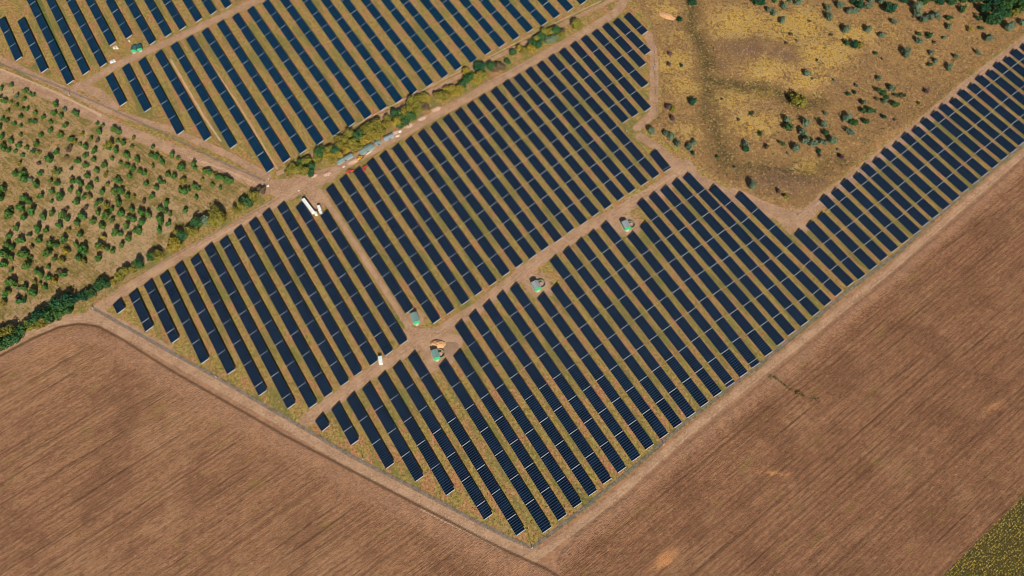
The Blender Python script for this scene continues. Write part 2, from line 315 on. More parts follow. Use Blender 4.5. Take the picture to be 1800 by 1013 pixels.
# perimeter track outside the SW fence
rd = np.maximum(rd, stroke(Gn([(-70, 645), (0, 613), (60, 583), (110, 562), (165, 558), (235, 592), (330, 645), (430, 702), (520, 755), (620, 815), (740, 876), (860, 940), (940, 978)]), 4.6)*.8)
rd = np.maximum(rd, stroke(Gn([(180, 552), (240, 585), (300, 618)]), 4)*.7)
rd = np.maximum(rd, stroke(Gn([(945, 978), (1020, 922), (1090, 866), (1210, 760), (1340, 655), (1440, 575), (1560, 478), (1680, 372), (1800, 268), (1950, 135)]), 3.0)*.75)
rd = np.maximum(rd, stroke(Gn([(1290, 340), (1340, 362), (1405, 388), (1450, 350), (1510, 304), (1620, 219), (1700, 150), (1800, 74), (1920, -20)]), 5.2))
rd = np.maximum(rd, stroke(Gn([(1140, 60), (1150, 100), (1150, 150), (1148, 200), (1120, 225)]), 4.0)*.9)
# diagonal road at the left and the pale road through the rear block
rd = np.maximum(rd, stroke(Gn([(-80, 92), (0, 130), (100, 172), (200, 222), (300, 262), (400, 298), (470, 328), (500, 340)]), 5.6))
rd = np.maximum(rd, stroke(Gn([(-80, 66), (0, 103), (60, 133), (110, 155), (190, 195), (300, 228), (400, 272), (470, 310)]), 3.4)*.8)
rd = np.maximum(rd, stroke(Gn([(120, 160), (160, 142), (210, 112), (300, 72), (400, 25), (455, 0), (530, -40)]), 4.4))
rd = np.maximum(rd, stroke(Gn([(150, 155), (175, 165), (200, 190)]), 5)*.8)
rd = np.maximum(rd, stroke(Gn([(490, 305), (540, 278), (590, 252), (670, 205), (760, 160), (850, 112), (930, 72), (1000, 38), (1060, 8), (1120, -25)]), 2.6)*.75)
rd = np.maximum(rd, blob(765, 612, 15, 1.0)); rd = np.maximum(rd, blob(730, 560, 9, .9)); rd = np.maximum(rd, blob(945, 500, 13, 1.0)); rd = np.maximum(rd, blob(1100, 395, 13, 1.0)); rd = np.maximum(rd, blob(550, 355, 14, .9)); rd = np.maximum(rd, blob(1200, 300, 14, 1.0)); rd = np.maximum(rd, blob(1400, 390, 16, .9)); rd = np.maximum(rd, blob(540, 320, 16, .95))
w_['road'] = rd
rut = np.zeros(gx.shape, np.float32)
def offs(P, d):
    Q = [Vector((p.x, p.y, 0)) for p in Gn(P)]; out = []
    for i, q in enumerate(Q):
        t = (Q[min(i+1, len(Q)-1)]-Q[max(i-1, 0)]).normalized(); out.append(q+Vector((-t.y, t.x, 0))*d)
    return out
TRACKS = [([(-80, 92), (0, 130), (100, 172), (200, 222), (300, 262), (400, 298), (470, 328)], (-2.6, 0, 2.4)), (SERV, (-2, .8)), ([(400, 405), (470, 365), (520, 338), (560, 318), (610, 288), (680, 250), (780, 195), (880, 140), (960, 95), (1040, 50)], (-2.2, .4)),
    ([(60, 583), (110, 562), (165, 558), (235, 592), (330, 645), (430, 702), (520, 755), (620, 815), (740, 876), (860, 940)], (-3, -.8, 1.6)), ([(1020, 922), (1090, 866), (1210, 760), (1340, 655), (1440, 575), (1560, 478), (1680, 372), (1800, 268)], (-1.8, .6)),
    ([(1405, 388), (1450, 350), (1510, 304), (1620, 219), (1700, 150), (1800, 74)], (-2, .5)), ([(120, 160), (160, 142), (210, 112), (300, 72), (400, 25), (455, 0)], (-1.2, 1.2)), ([(560, 335), (600, 392), (640, 455), (690, 530)], (-.9, 1.1)), ([(150, 560), (205, 520), (300, 460), (400, 405)], (-1.2, 1.2))]
for P, wd, a in [([(200, 80), (230, 125)], 1, 0), ([(240, 140), (275, 195), (300, 240)], 1.2, .0), ([(338, 62), (365, 105), (420, 185), (465, 260), (488, 298)], 1.1, .7), ([(388, 248), (358, 205), (338, 170), (300, 105)], 1.2, .75),
                 ([(275, 115), (292, 155), (330, 215)], 1.0, .5), ([(0, 121), (100, 163), (178, 203)], 1.0, .8), ([(330, 276), (400, 300), (455, 325)], 1.2, .6), ([(590, 240), (671, 195), (827, 116)], .9, .7), ([(860, 100), (975, 41), (1058, 1)], .9, .7),
                 ([(1409, 376), (1441, 354), (1510, 300)], .8, .6), ([(740, 895), (800, 925), (880, 965)], 1.1, .7), ([(1100, 350), (1150, 330), (1195, 303)], 1.6, .5), ([(970, 412), (1060, 372), (1110, 350)], 1.2, .4), ([(780, 665), (835, 760), (880, 840)], 1.0, .45), ([(1600, 216), (1700, 138), (1790, 66)], 1.0, .35), ([(470, 372), (420, 395), (350, 435)], 1.0, .6)]:
    if a: rut = np.maximum(rut, stroke(Gn(P), wd)*a)
for P, ds_ in TRACKS:
    for d_ in ds_: rut = np.maximum(rut, stroke(offs(P, d_), .4, 1.7)*.8)
w_['rut'] = rut
weed = stroke(Gn(FENCE_SW), 1.5)*.95; weed = np.maximum(weed, stroke(Gn(FENCE_SE), 1.5)*1.0)
weed = np.maximum(weed, stroke(Gn([(0, 112), (89, 146), (180, 185), (300, 240), (389, 285), (466, 318)]), 1.5)*.75)
w_['weed'] = weed
edge = stroke(Gn(EDGE_L), 1.0)*1.1; edge = np.maximum(edge, stroke(Gn([(158, 538), (199, 508), (300, 453), (391, 402), (470, 360), (493, 346)]), .7)*.85)
edge = np.maximum(edge, stroke(Gn([(1578, 445), (1601, 448), (1618, 432), (1632, 421)]), .9)*.0)
edge = np.maximum(edge, stroke(Gn([(1150, 60), (1150, 120), (1154, 205)]), .7)*.8)
edge = np.maximum(edge, stroke(Gn([(1602, 447), (1630, 423), (1662, 398), (1700, 365)]), 1.0)*.6); edge = np.maximum(edge, stroke(Gn([(1500, 532), (1530, 508)]), 1.0)*.7)
edge = np.maximum(edge, stroke(Gn([(793, 181), (841, 153), (896, 128), (940, 104)]), .7)*.8); edge = np.maximum(edge, stroke(Gn([(15, 137), (70, 160), (118, 180)]), .8)*.7)
for P, ds_ in TRACKS:
    for d_ in ds_: edge = np.maximum(edge, stroke(offs(P, d_+1.3), .4, 1.8)*.72)
for d_ in (-9, -15, -21, -28): edge = np.maximum(edge, stroke(offs(EDGE_L, d_), .3, 1.8)*.6)
for d_ in (-11, -17, -24): edge = np.maximum(edge, stroke(offs(rf_edge[1:-1], d_), .3, 1.8)*.6)
w_['edge'] = edge
hl = stroke(Gn([(215, 612), (300, 665), (420, 735), (560, 810), (700, 885), (850, 965), (960, 1030)]), 12, 22)*.8
hl = np.maximum(hl, stroke(Gn([(-30, 650), (60, 605), (150, 590), (215, 612)]), 7, 14)*.8)
hl = np.maximum(hl, stroke(Gn([(965, 985), (1080, 890), (1205, 785), (1330, 685), (1440, 592), (1560, 490), (1680, 385), (1800, 280), (1950, 140)]), 9, 14)*.85)
w_['headland'] = hl
gl = stroke(Gn([(1215, -30), (1215, 45), (1240, 90), (1245, 140), (1300, 148), (1360, 155), (1400, 180), (1440, 175)]), 5, 20)
gl = np.maximum(gl, stroke(Gn([(1243, 130), (1245, 190), (1262, 240), (1280, 285)]), 9, 24)*.75)
gl = np.maximum(gl, stroke(Gn([(1280, 285), (1340, 290), (1420, 300), (1480, 280)]), 9, 16)*.5)
w_['gully'] = gl
pu = blob(1310, 85, 20, .8, (2.2, 1)); pu = np.maximum(pu, blob(1370, 95, 18, .8, (1.6, 1))); pu = np.maximum(pu, blob(1270, 115, 18, .6)); pu = np.maximum(pu, blob(1340, 190, 18, .6, (1.5, 1)))
pu = np.maximum(pu, blob(1380, 320, 30, .8, (1.6, 1))); pu = np.maximum(pu, blob(1530, 110, 35, .5)); pu = np.maximum(pu, blob(1440, 330, 25, .7)); pu = np.maximum(pu, blob(1620, 150, 35, .45)); pu = np.maximum(pu, blob(1480, 160, 22, .6)); pu = np.maximum(pu, blob(1560, 210, 26, .6))
pu = np.maximum(pu, blob(1180, 50, 14, .6, (.7, 1.6))); pu = np.maximum(pu, blob(1175, 170, 14, .5))
pu *= .8; w_['purple'] = pu
gn = stroke(Gn([(68, 0), (90, 55), (120, 125)]), 3, 6)*.95; gn = np.maximum(gn, blob(60, 118, 9, .7)); gn = np.maximum(gn, blob(150, 125, 7, .6)); gn = np.maximum(gn, blob(85, 128, 8, .7))
for P in [[(1235, 340), (1265, 385), (1285, 400)], [(1270, 475), (1245, 445)], [(1340, 365), (1365, 388)], [(915, 905), (950, 945)], [(935, 870), (920, 830)], [(1290, 392), (1325, 430)], [(795, 770), (815, 805)], [(1625, 255), (1700, 330)], [(1385, 405), (1440, 450)], [(1545, 250), (1600, 310)]]:
    gn = np.maximum(gn, stroke(Gn(P), 1.6, 4)*.75)
gn = np.maximum(gn, stroke(Gn([(200, 520), (240, 492), (300, 462)]), 1.0, 2)*.9)
w_['green'] = gn
relief = np.zeros(gx.shape, np.float32)
inside = blur(scrub, 14); ph = np.sin(gx*.035+gy*.021)+np.sin(gx*.017-gy*.043+1.3)+np.sin(gx*.061+gy*.052+2)*.4
relief = np.where(scrub, np.clip(inside*2-1, 0, 1)*(ph*.55-blur(gl, 6)*2.2), 0).astype(np.float32)
jit = rng.normal(0, .05, gx.shape).astype(np.float32)*w_['field']
relief = relief+jit
def hz(x, y):
    j = (x-X0)/CS; i = (y-Y0)/CS
    if not (0 <= i < ny-1 and 0 <= j < nx-1): return 0.0
    return float(relief[int(i), int(j)])
# split the terrain into named zones (one continuous surface)
cf = lambda a: (a[:-1, :-1]+a[1:, :-1]+a[:-1, 1:]+a[1:, 1:])/4
zone = np.zeros((ny-1, nx-1), int)
zone[cf(w_['scrub']) > .5] = 1; zone[cf(w_['orchard']) > .5] = 2; zone[cf(w_['field']) > .5] = 3; zone[cf(w_['crop']) > .5] = 4; zone[cf(rd) > .5] = 5
ZN = ['solar_farm_ground', 'scrub_slope', 'orchard_ground', 'ploughed_field', 'crop_field_soil', 'dirt_road']
idx = np.arange(nx*ny).reshape(ny, nx)
for zi, name in enumerate(ZN):
    ii, jj = np.nonzero(zone == zi)
    if not len(ii): continue
    q = np.stack([idx[ii, jj], idx[ii, jj+1], idx[ii+1, jj+1], idx[ii+1, jj]], 1)
    u, inv = np.unique(q, return_inverse=True); inv = inv.reshape(-1)
    me = bpy.data.meshes.new(name); me.vertices.add(len(u)); cc = np.stack([gx.ravel()[u], gy.ravel()[u], relief.ravel()[u]], 1).astype(np.float32)
    me.vertices.foreach_set('co', cc.ravel()); me.loops.add(len(inv)); me.loops.foreach_set('vertex_index', inv.astype(np.int32))
    me.polygons.add(len(q)); me.polygons.foreach_set('loop_start', np.arange(0, len(inv), 4, dtype=np.int32)); me.polygons.foreach_set('loop_total', np.full(len(q), 4, np.int32))
    me.update(calc_edges=True)
    for k_, a in w_.items():
        at = me.attributes.new(k_, 'FLOAT', 'POINT'); at.data.foreach_set('value', a.ravel()[u].astype(np.float32))
    me.materials.append(GROUND); o = bpy.data.objects.new(name, me); col.objects.link(o); tag(o, kind='structure')
mb = MB(); mb.face([(-3000, -2500, -9), (3000, -2500, -9), (3000, 3500, -9), (-3000, 3500, -9)])
far = plain('distant_farmland_soil', (.30, .19, .10), .95, .05, 0, .3, .02); tag(mb.build('ground', far), kind='structure')

# ------------------------------------------------------------------ solar panel rows
WID, ZL, ZH = 6.55, .75, 2.6
def panel_mesh(n, pm):
    mb = MB(); x1 = n-.12; t = .06; nn = Vector((0, -(ZH-ZL), WID)).normalized()*t
    y0 = -.35; z0 = ZL-.1
    mb.hull([(0, y0, z0), (x1, y0, z0), (x1, WID, ZH), (0, WID, ZH)], [Vector((0, y0, z0))+nn, Vector((x1, y0, z0))+nn, Vector((x1, WID, ZH))+nn, Vector((0, WID, ZH))+nn]); return mb.mesh('solar_panels', pm)
def rail_mesh(n):
    mb = MB(); x0 = n-.08; x1 = n+.24
    mb.hull([(x0, -.05, ZL-.35), (x1, -.05, ZL-.35), (x1, WID+.05, ZH-.35), (x0, WID+.05, ZH-.35)], [(x0, -.05, ZL+.02), (x1, -.05, ZL+.02), (x1, WID+.05, ZH+.02), (x0, WID+.05, ZH+.02)]); return mb.mesh('end_rail', FRAME)
def legs_mesh(n):
    mb = MB(); k = max(2, int(n/4)+1)
    for y in (1.2, 4.9):
        z = ZL+(ZH-ZL)*y/WID-.12
        mb.box(.1, n-.2, y-.06, y+.06, z, z+.1)
        for i in range(k):
            x = .5+(n-1.2)*i/(k-1); mb.box(x-.07, x+.07, y-.07, y+.07, -.1, z)
    return mb.mesh('support_posts', STEEL)
cache = {}
def meshes(n, teal=False):
    if n not in cache: cache[n] = (panel_mesh(n, PANEL), panel_mesh(n, PANEL_SKY), rail_mesh(n), legs_mesh(n))
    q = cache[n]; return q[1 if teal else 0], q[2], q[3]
rot_row = math.atan2(DR.y, DR.x)
def solar_row(tl, bl, first, label, group):
    A = G(tl[0], tl[1], ZL); B = G(bl[0], bl[1], ZL); A.z = B.z = 0; d = B-A; ln = d.length
    if first is None: k = max(1, round(ln/LT)); L = [ln/k]*k
    else:
        L = [min(first*LT, ln)]; rest = ln-L[0]
        while rest > LT*1.12: L.append(LT); rest -= LT
        if rest > 2: L.append(rest)
        elif rest > 0: L[-1] += rest
    root = empty('solar_panel_row', A, math.atan2(d.y, d.x)); x = 0
    for l in L:
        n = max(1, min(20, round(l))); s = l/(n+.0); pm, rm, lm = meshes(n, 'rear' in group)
        dz = random.uniform(-.06, .06)
        p = child('panel_table', pm, root, (x, 0, dz), (random.gauss(0, .006), random.gauss(0, .0015), 0), (s*(n-.35)/n, 1, 1))
        child('end_rail', rm, p); child('support_posts', lm, p); x += l
    word = NUMW[len(L)]
    tag(root, label.replace('#', word), 'solar panels', group); return root
A_ = [((-3.5, 36.5), (27.6, 107.6)), ((31.2, 37.5), (73, 128.3)), (None, (118.4, 149)), (None, (146.5, 132.2)), (None, (176.6, 118.8)), (None, (193, 80.9)), (None, (222, 68.7)), (None, (263.5, 79.5)), (None, (291.1, 65.5)), (None, (316.8, 53.7)), (None, (345, 39.5)), (None, (370.7, 26.6)), (None, (397.1, 15.4))]
B_ = [((185.9, 136.2), (211.6, 187.1)), ((214.7, 119.4), (254.6, 197.4)), ((243.2, 108.6), (312.2, 237.5)), ((272.4, 95.7), (359.8, 248.4)), ((300, 81.3), (405.2, 261.6)), ((327.2, 69.1), (470.1, 303.6)), ((354.3, 56.2), (498.7, 286.8)), ((381.5, 42.4), (528, 271)), ((408.2, 30), (557.6, 255.3)), ((434.8, 18.2), (586.2, 239.5)), ((461.4, 6.3), (613.4, 223.3)), ((488, -6), (642.4, 209.9))]
B_ += [(None, b) for b in [(669.5, 195.4), (696.7, 182), (723, 166.8), (751, 153), (777.6, 138.2), (801.3, 124.3), (828.3, 110.9), (853.6, 97.1), (878.3, 83.9), (903, 71), (927.6, 57.6), (952.3, 45.8), (974.6, 32.6), (998.3, 20.7), (1021.4, 8.3)]]
D_ = [((198.7, 535.2), (207.2, 552), .5), ((227, 518.4), (256.6, 583.5), .45), ((253.2, 500.7), (302, 604), .5), ((281.2, 485.9), (354.3, 640), .47), ((306.9, 469.1), (400.7, 658.8), .5), ((335.1, 456.2), (455.9, 696.1), .4), ((359.6, 436.5), (506.2, 719), .55), ((386.2, 424.7), (544.1, 718.4), .43), ((411.1, 405.9), (571.4, 699), .55), ((437.6, 391.4), (600, 679.5), .5), ((461.2, 375.7), (623.7, 661.8), .55), ((487.5, 363.8), (651.7, 643.4), .45), ((520.1, 363.8), (678, 625.7), 1), ((563.1, 378.6), (703.6, 607.9), 1)]
C_ = [((573.4, 332.6), (714.1, 551.6)), ((597, 316.4), (761.8, 569.7)), ((621.1, 301.6), (786.5, 553)), ((644.8, 286.8), (812.8, 536.2)), ((667.1, 274), (835.9, 520)), ((689.4, 261.2), (861.5, 503.2)), ((712.5, 248), (884.2, 486.8)), ((734.6, 235.5), (907.9, 471)), ((756.5, 222.7), (931.6, 455.9)), ((778.6, 209.3), (953.3, 441)), ((800.3, 197.4), (976.6, 426.6)), ((820.7, 185.5), (998.3, 410.3)), ((841.8, 172.7), (1021.4, 396.4)), ((863.1, 160.9), (1042.1, 381.6)), ((883.6, 147.6), (1064.4, 367.8)), ((903.6, 137.2), (1086.5, 353.6)), ((923.7, 125.3), (1106.3, 340.5)), ((943.8, 114.5), (1128, 327.3)), ((963.6, 102.6), (1148.3, 314.5)), ((982.9, 91.8), (1095, 216.8)), ((1002.6, 79.9), (1112.2, 206.5)), ((1021.4, 69.1), (1133.9, 196.4)), ((1040.5, 58.6), (1129.3, 154.9)), ((1058.9, 47.4), (1125.6, 119)), ((1077.6, 39.5), (1134.3, 97.1)), ((1097, 29.6), (1128.9, 62.2)), ((1142.4, 270.7), (1168, 303.2))]
E_ = [((554.6, 739.7), (566.4, 758.9)), ((583.2, 719.4), (617.8, 783.2)), ((609.9, 702.2), (679.5, 824.3)), ((637.5, 683.9), (731.2, 847)), ((664.5, 665.1), (785.5, 871.4)), ((691.2, 646.8), (852.2, 914.1)), ((717.4, 628.6), (908.9, 942.1)), ((771.7, 643.4), (955.3, 937.6)), ((797.4, 625.7), (981.9, 915.5)), ((799.9, 573.7), (1008.9, 893.7)), ((824.6, 555.9), (1035.8, 872.6)), ((849.1, 538.2), (1060.9, 851.7)), ((873.3, 522), (1087.1, 831.6)), ((897, 507.5), (1112.2, 811.4)), ((945, 524.7), (1135.9, 791.1)), ((968.5, 508.2), (1161.5, 772.1)), ((967.1, 458.8), (1185.8, 753)), ((989.8, 443.4), (1208.9, 735.2)), ((1012.5, 428.2), (1232.6, 716.1)), ((1034.2, 413.8), (1255.9, 698.3)), ((1056.5, 398.4), (1278.9, 681.3)), ((1103.3, 416.8), (1301.6, 663.6)), ((1125, 398), (1322.8, 647.4)), ((1120, 357.9), (1345.7, 627)), ((1141.2, 346.4), (1367.4, 608.3)), ((1161.5, 335.2), (1386.5, 590.5)), ((1181.3, 322.8), (1408.6, 574.3)), ((1201, 312.5), (1429, 556.5)), ((1246.4, 333.8), (1450.3, 538.7)), ((1292.8, 346.1), (1469.4, 521.4)), ((1397, 412.8), (1490.1, 504.6)), ((1417.7, 397.4), (1509.9, 492.2)), ((1437.4, 382.6), (1530.6, 475.4)),
      ((1441.2, 351.6), (1549.3, 459.2), .57), ((1461.5, 339.7), (1568.1, 443.8), .5), ((1477.9, 323.4), (1586.8, 429), .57), ((1500, 311.5), (1606.6, 413.4), .5), ((1513.8, 296.3), (1622.4, 398.4), .57), ((1533.9, 284.9), (1640.1, 384.5), .5), ((1548.9, 269.1), (1658.9, 369.1), .57), ((1569.1, 257.2), (1676.2, 353.9), .52), ((1584.3, 241.4), (1692.4, 339.1), .58), ((1603.2, 230.2), (1710.2, 324.7), .5), ((1617.8, 215.4), (1727, 310.9), .58), ((1636.2, 203), (1745.3, 296.1), .5), ((1650.6, 190.5), (1761.5, 281.9), .58), ((1669.1, 180), (1777.3, 269.5), .5), ((1683.2, 165.2), (1792.1, 256.2), .58), ((1701.3, 153.9), (1808, 243), .5), ((1714.7, 139.7), (1823.5, 230), .58), ((1732.9, 130.3), (1839, 217.5), .5), ((1746.1, 116.4), (1854.5, 205), .58), ((1763.5, 106.6), (1870, 193), .5), ((1775.9, 93.7), (1885, 181), .58), ((1793.1, 83.9), (1900, 169.5), .5), ((1807, 71), (1915, 158), .58)]
def block(data, name, full_first, cat_group, desc):
    n = len(data)
    for i, r in enumerate(data):
        tl, bl = r[0], r[1]; first = r[2] if len(r) > 2 else (1.0 if full_first else None)
        if tl is None:
            B = G(bl[0], bl[1], ZL); A = B.copy(); k = 0
            while A.y < 650: A = A-DR*LT; k += 1
            # back to photo coordinates through the survey, solved in the ground plane
            rt = (A, B)
            root = solar_row_w(A, B, k, desc(i, n), cat_group)
        else:
            solar_row(tl, bl, first, desc(i, n), cat_group)
def solar_row_w(A, B, k, label, group):
    A = Vector((A.x, A.y, 0)); B = Vector((B.x, B.y, 0)); d = B-A; l = d.length/k
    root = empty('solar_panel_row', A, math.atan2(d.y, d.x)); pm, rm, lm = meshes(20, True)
    for j in range(k):
        if A.y+(d.y/k)*(j+1) > 660: continue
        p = child('panel_table', pm, root, (j*l, 0, random.uniform(-.06, .06)), (random.gauss(0, .006), random.gauss(0, .0015), 0), (l/20*.9825, 1, 1))
        child('end_rail', rm, p); child('support_posts', lm, p)
    return tag(root, label, 'solar panels', group)
def dA(i, n):
    if i < 2: return ['short blue solar row at the far left edge, beyond the dirt road', 'solar row beside a green weed strip, second from left in the rear left corner'][i]
    return 'solar row running off the top edge, %s from left above the diagonal road' % ordw(i+1)
def dB(i, n):
    if i < 12: return '#-table solar row, %s from left in the rear block below the diagonal road' % ordw(i+1)
    return 'solar row cut by the top edge, %s from left in the block behind the hedgerow' % ordw(i+1)
def dC(i, n):
    if i == 26: return 'short detached solar row beside the bare yard right of the middle block'
    if i == 0: return 'leftmost solar row of the middle block, ending at the lone green hut'
    if i == 25: return 'shortest solar row at the upper right tip of the middle block'
    return '#-table solar row, %s from left in the middle block above the service road' % ordw(i+1)
def dD(i, n):
    if i == 0: return 'tiny half-table of solar panels in the far left corner of the left block'
    if i == 12: return 'solar row with a long white lorry beside its top end'
    if i == 13: return 'solar row along the bare lane, topped by the small white truck'
    return '#-table solar row, %s from left in the left block beside the orchard hedge' % ordw(i+1)
def dE(i, n):
    if i == 0: return 'tiny solar row at the left tip of the front block'
    if i < 30: return '#-table solar row, %s from left in the front block by the ploughed fields' % ordw(i+1)
    return '#-table solar row, %s from left in the narrow right strip below the scrub slope road' % ordw(i-29)
block(A_, 'A', False, 'solar rows in the rear left corner', dA); block(B_, 'B', False, 'solar rows in the rear block', dB)
block(C_, 'C', True, 'solar rows in the middle block', dC); block(D_, 'D', True, 'solar rows in the left block', dD)
block(E_[:30], 'E', True, 'solar rows in the front block', dE)
block(E_[30:], 'E', True, 'solar rows in the right strip', lambda i, n: dE(i+30, n))

# ------------------------------------------------------------------ vegetation
def crown_mesh(seed, n, leaf, flat=.75, lob=5, mat='green'):
    r = np.random.default_rng(seed); mb = MB()
    cen = [(r.uniform(-.5, .5), r.uniform(-.5, .5), r.uniform(.35, 1.0)*flat, r.uniform(.35, .6)) for _ in range(lob)]+[(0, 0, .6*flat, .6)]
    for _ in range(n):
        cx, cy, cz, cr = cen[r.integers(len(cen))]; v = r.normal(size=3); v /= np.linalg.norm(v); rad = cr*r.uniform(.55, 1.12)
        p = Vector((cx+v[0]*rad, cy+v[1]*rad, max(.12, cz+v[2]*rad*.85)))
        nn = Vector(v)+Vector(r.normal(size=3)*.55); nn.normalize(); t = nn.orthogonal().normalized(); b = nn.cross(t); a = r.uniform(0, 6.28)
        t, b = t*math.cos(a)+b*math.sin(a), b*math.cos(a)-t*math.sin(a); s = leaf*r.uniform(.6, 1.4)
        mb.face([p-t*s, p+b*s*.7, p+t*s, p-b*s*.7])
    return mb
def trunk_mb(seed, h=1.0):
    r = random.Random(seed); mb = MB(); mb.rod((0, 0, -.15), (0, 0, .5*h), .075, .055)
    for _ in range(4):
        a = r.uniform(0, 6.28); mb.rod((0, 0, .42*h), (.38*math.cos(a), .38*math.sin(a), .85*h), .04, .015, 5)
    return mb
CROWN = {}
def crowns(kind):
    if kind not in CROWN: CROWN[kind] = [crown_mesh(100+i*7+len(kind), 1000, .115, 1.0, 8).mesh('crown', LEAF[kind]) for i in range(3)]
    return CROWN[kind]
TR = [trunk_mb(i).mesh('trunk', BARK) for i in range(2)]
BUSH = {}
def bushes(kind, spiky=False):
    if kind not in BUSH:
        L = []
        for i in range(4):
            mb = crown_mesh(300+i*11+len(kind), 320, .155, .85, 4)
            for f in range(len(mb.f)): mb.m[f] = 0
            t = trunk_mb(i, .8); o = len(mb.v); mb.v += t.v; mb.f += [tuple(x+o for x in f) for f in t.f]; mb.m += [1]*len(t.f)
            L.append(mb.mesh('bush', [LEAF[kind], BARK]))
        BUSH[kind] = L
    return BUSH[kind]
COLW = {'green': 'green', 'darkgreen': 'dark green', 'olive': 'olive green', 'yellow': 'yellowing', 'grey': 'silvery grey-green', 'brown': 'dry brown', 'purple': 'dull purple', 'orchardgreen': 'green'}
def tree(px, py, R, kind, hf, label, group, name='tree', cat='tree'):
    "px,py = centre of the crown in the photo; R its radius in metres"
    zc = R*hf*.62; p = G(px, py, zc); p.z = hz(p.x, p.y)
    R *= 1.3; root = empty(name, p, random.uniform(0, 6.28))
    child('trunk', random.choice(TR), root, scale=(R, R, R*hf)); child('crown', random.choice(crowns(kind)), root, scale=(R*random.uniform(.95, 1.12), R*random.uniform(.85, 1.0), R*hf))
    tag(root, label, cat, group); return root
def bush(px, py, R, kind, hf, label, group, name='bush', cat='bush'):
    p = G(px, py, R*hf*.55); p.z = hz(p.x, p.y)
    R *= 1.55 if name == 'orchard_tree' else 1.62
    o = bpy.data.objects.new(name, random.choice(bushes(kind))); col.objects.link(o); o.location = p; o.rotation_euler = (0, 0, random.uniform(0, 6.28)); o.scale = (R*random.uniform(.9, 1.15), R*random.uniform(.8, 1.0), R*hf)
    tag(o, label, cat, group); return o
# rear hedgerow
hedge = tile(300, 200, [(1050, 520, 3, 'olive'), (1090, 495, 4, 'olive'), (1150, 500, 3.6, 'olive'), (1200, 515, 3.8, 'olive'), (1245, 540, 3, 'green'), (1160, 445, 3.4, 'green'), (1210, 420, 3.6, 'olive'), (1255, 470, 3.4, 'green'), (1330, 345, 4.2, 'green'), (1310, 400, 3.4, 'olive'), (1385, 385, 4, 'yellow'), (1410, 320, 4.2, 'olive'), (1450, 400, 3.5, 'yellow'), (1460, 335, 4, 'green'), (1500, 290, 4, 'olive'), (1500, 235, 3.4, 'green'), (1490, 360, 3.6, 'yellow')])
hedge += tile(600, 200, [(20, 230, 4.4, 'olive'), (30, 320, 3.8, 'yellow'), (70, 180, 4, 'olive'), (95, 260, 4.4, 'olive'), (140, 300, 3.8, 'olive'), (150, 200, 4.4, 'green'), (190, 150, 3.8, 'olive'), (215, 240, 4.2, 'yellow'), (240, 130, 4.4, 'olive'), (270, 190, 4.2, 'yellow'), (310, 110, 4.2, 'olive'), (330, 200, 3.6, 'yellow'), (360, 150, 4, 'olive'), (400, 110, 3.4, 'yellow'), (410, 50, 3, 'olive'), (490, 70, 4.6, 'green'), (500, 20, 4.6, 'green'), (560, 60, 4.6, 'green'), (570, 0, 4.6, 'olive'), (620, 30, 4.2, 'green'), (650, 0, 3.4, 'olive'), (530, 100, 3.2, 'green')])
hedge += tile(600, 0, [(600, 975, 4.2, 'olive'), (640, 920, 4.2, 'olive'), (690, 900, 4.2, 'yellow'), (740, 865, 4, 'olive'), (680, 960, 4.2, 'olive'), (740, 950, 3.6, 'brown'), (860, 860, 4, 'olive'), (920, 850, 4.2, 'olive'), (960, 810, 4.2, 'olive'), (1010, 830, 3.6, 'olive'), (1050, 790, 4.0, 'olive'), (1090, 760, 3.2, 'green'), (1125, 640, 3.6, 'olive'), (1120, 710, 4.2, 'green'), (1160, 680, 3.6, 'green'), (1200, 720, 4.2, 'yellow'), (1250, 690, 4, 'olive'), (1230, 600, 4.0, 'darkgreen'), (1330, 590, 4.0, 'green'), (1370, 620, 3.4, 'brown'), (1420, 600, 4, 'brown'), (1480, 550, 2.6, 'green')])
hedge += tile(900, 0, [(10, 470, 3, 'green'), (60, 430, 3.2, 'darkgreen'), (110, 455, 3.6, 'olive'), (160, 440, 4, 'olive'), (180, 375, 3.0, 'green'), (225, 400, 4, 'green'), (215, 345, 3.2, 'olive'), (265, 330, 3.6, 'green'), (305, 300, 3.8, 'olive'), (345, 280, 4, 'green'), (390, 280, 4, 'green'), (330, 360, 3.4, 'grey'), (380, 350, 3.6, 'grey'), (425, 330, 3.6, 'olive'), (440, 290, 3, 'brown'), (570, 215, 4.4, 'olive'), (600, 240, 3, 'olive')])
hedge.sort(key=lambda t: t[0])
for i, (x, y, R, kd) in enumerate(hedge):
    tree(x, y, R*random.uniform(1.0, 1.18), kd if random.random() > .2 else 'yellow', .85, '%s tree, %s in the rear hedgerow' % (COLW[kd], (ordw(i+1)+' from the left end') if i < 50 else (ordw(len(hedge)-i)+' from the right end')), 'trees of the rear hedgerow')
h2 = tile(300, 200, [(790, 690, 2.2, 'brown'), (830, 690, 2, 'brown'), (750, 750, 3.2, 'olive'), (700, 790, 3.4, 'green'), (640, 830, 3.6, 'olive'), (590, 860, 3, 'olive'), (640, 780, 2.6, 'green'), (410, 895, 4.6, 'olive'), (440, 950, 4.0, 'olive'), (380, 960, 4, 'olive'), (310, 960, 3.6, 'grey'), (240, 990, 3.6, 'green')])
h2 += tile(300, 400, [(200, 30, 3.4, 'olive'), (60, 60, 3, 'olive'), (110, 90, 3.6, 'green'), (40, 130, 4.2, 'yellow'), (150, 40, 3, 'olive'), (10, 170, 3.6, 'yellow')])
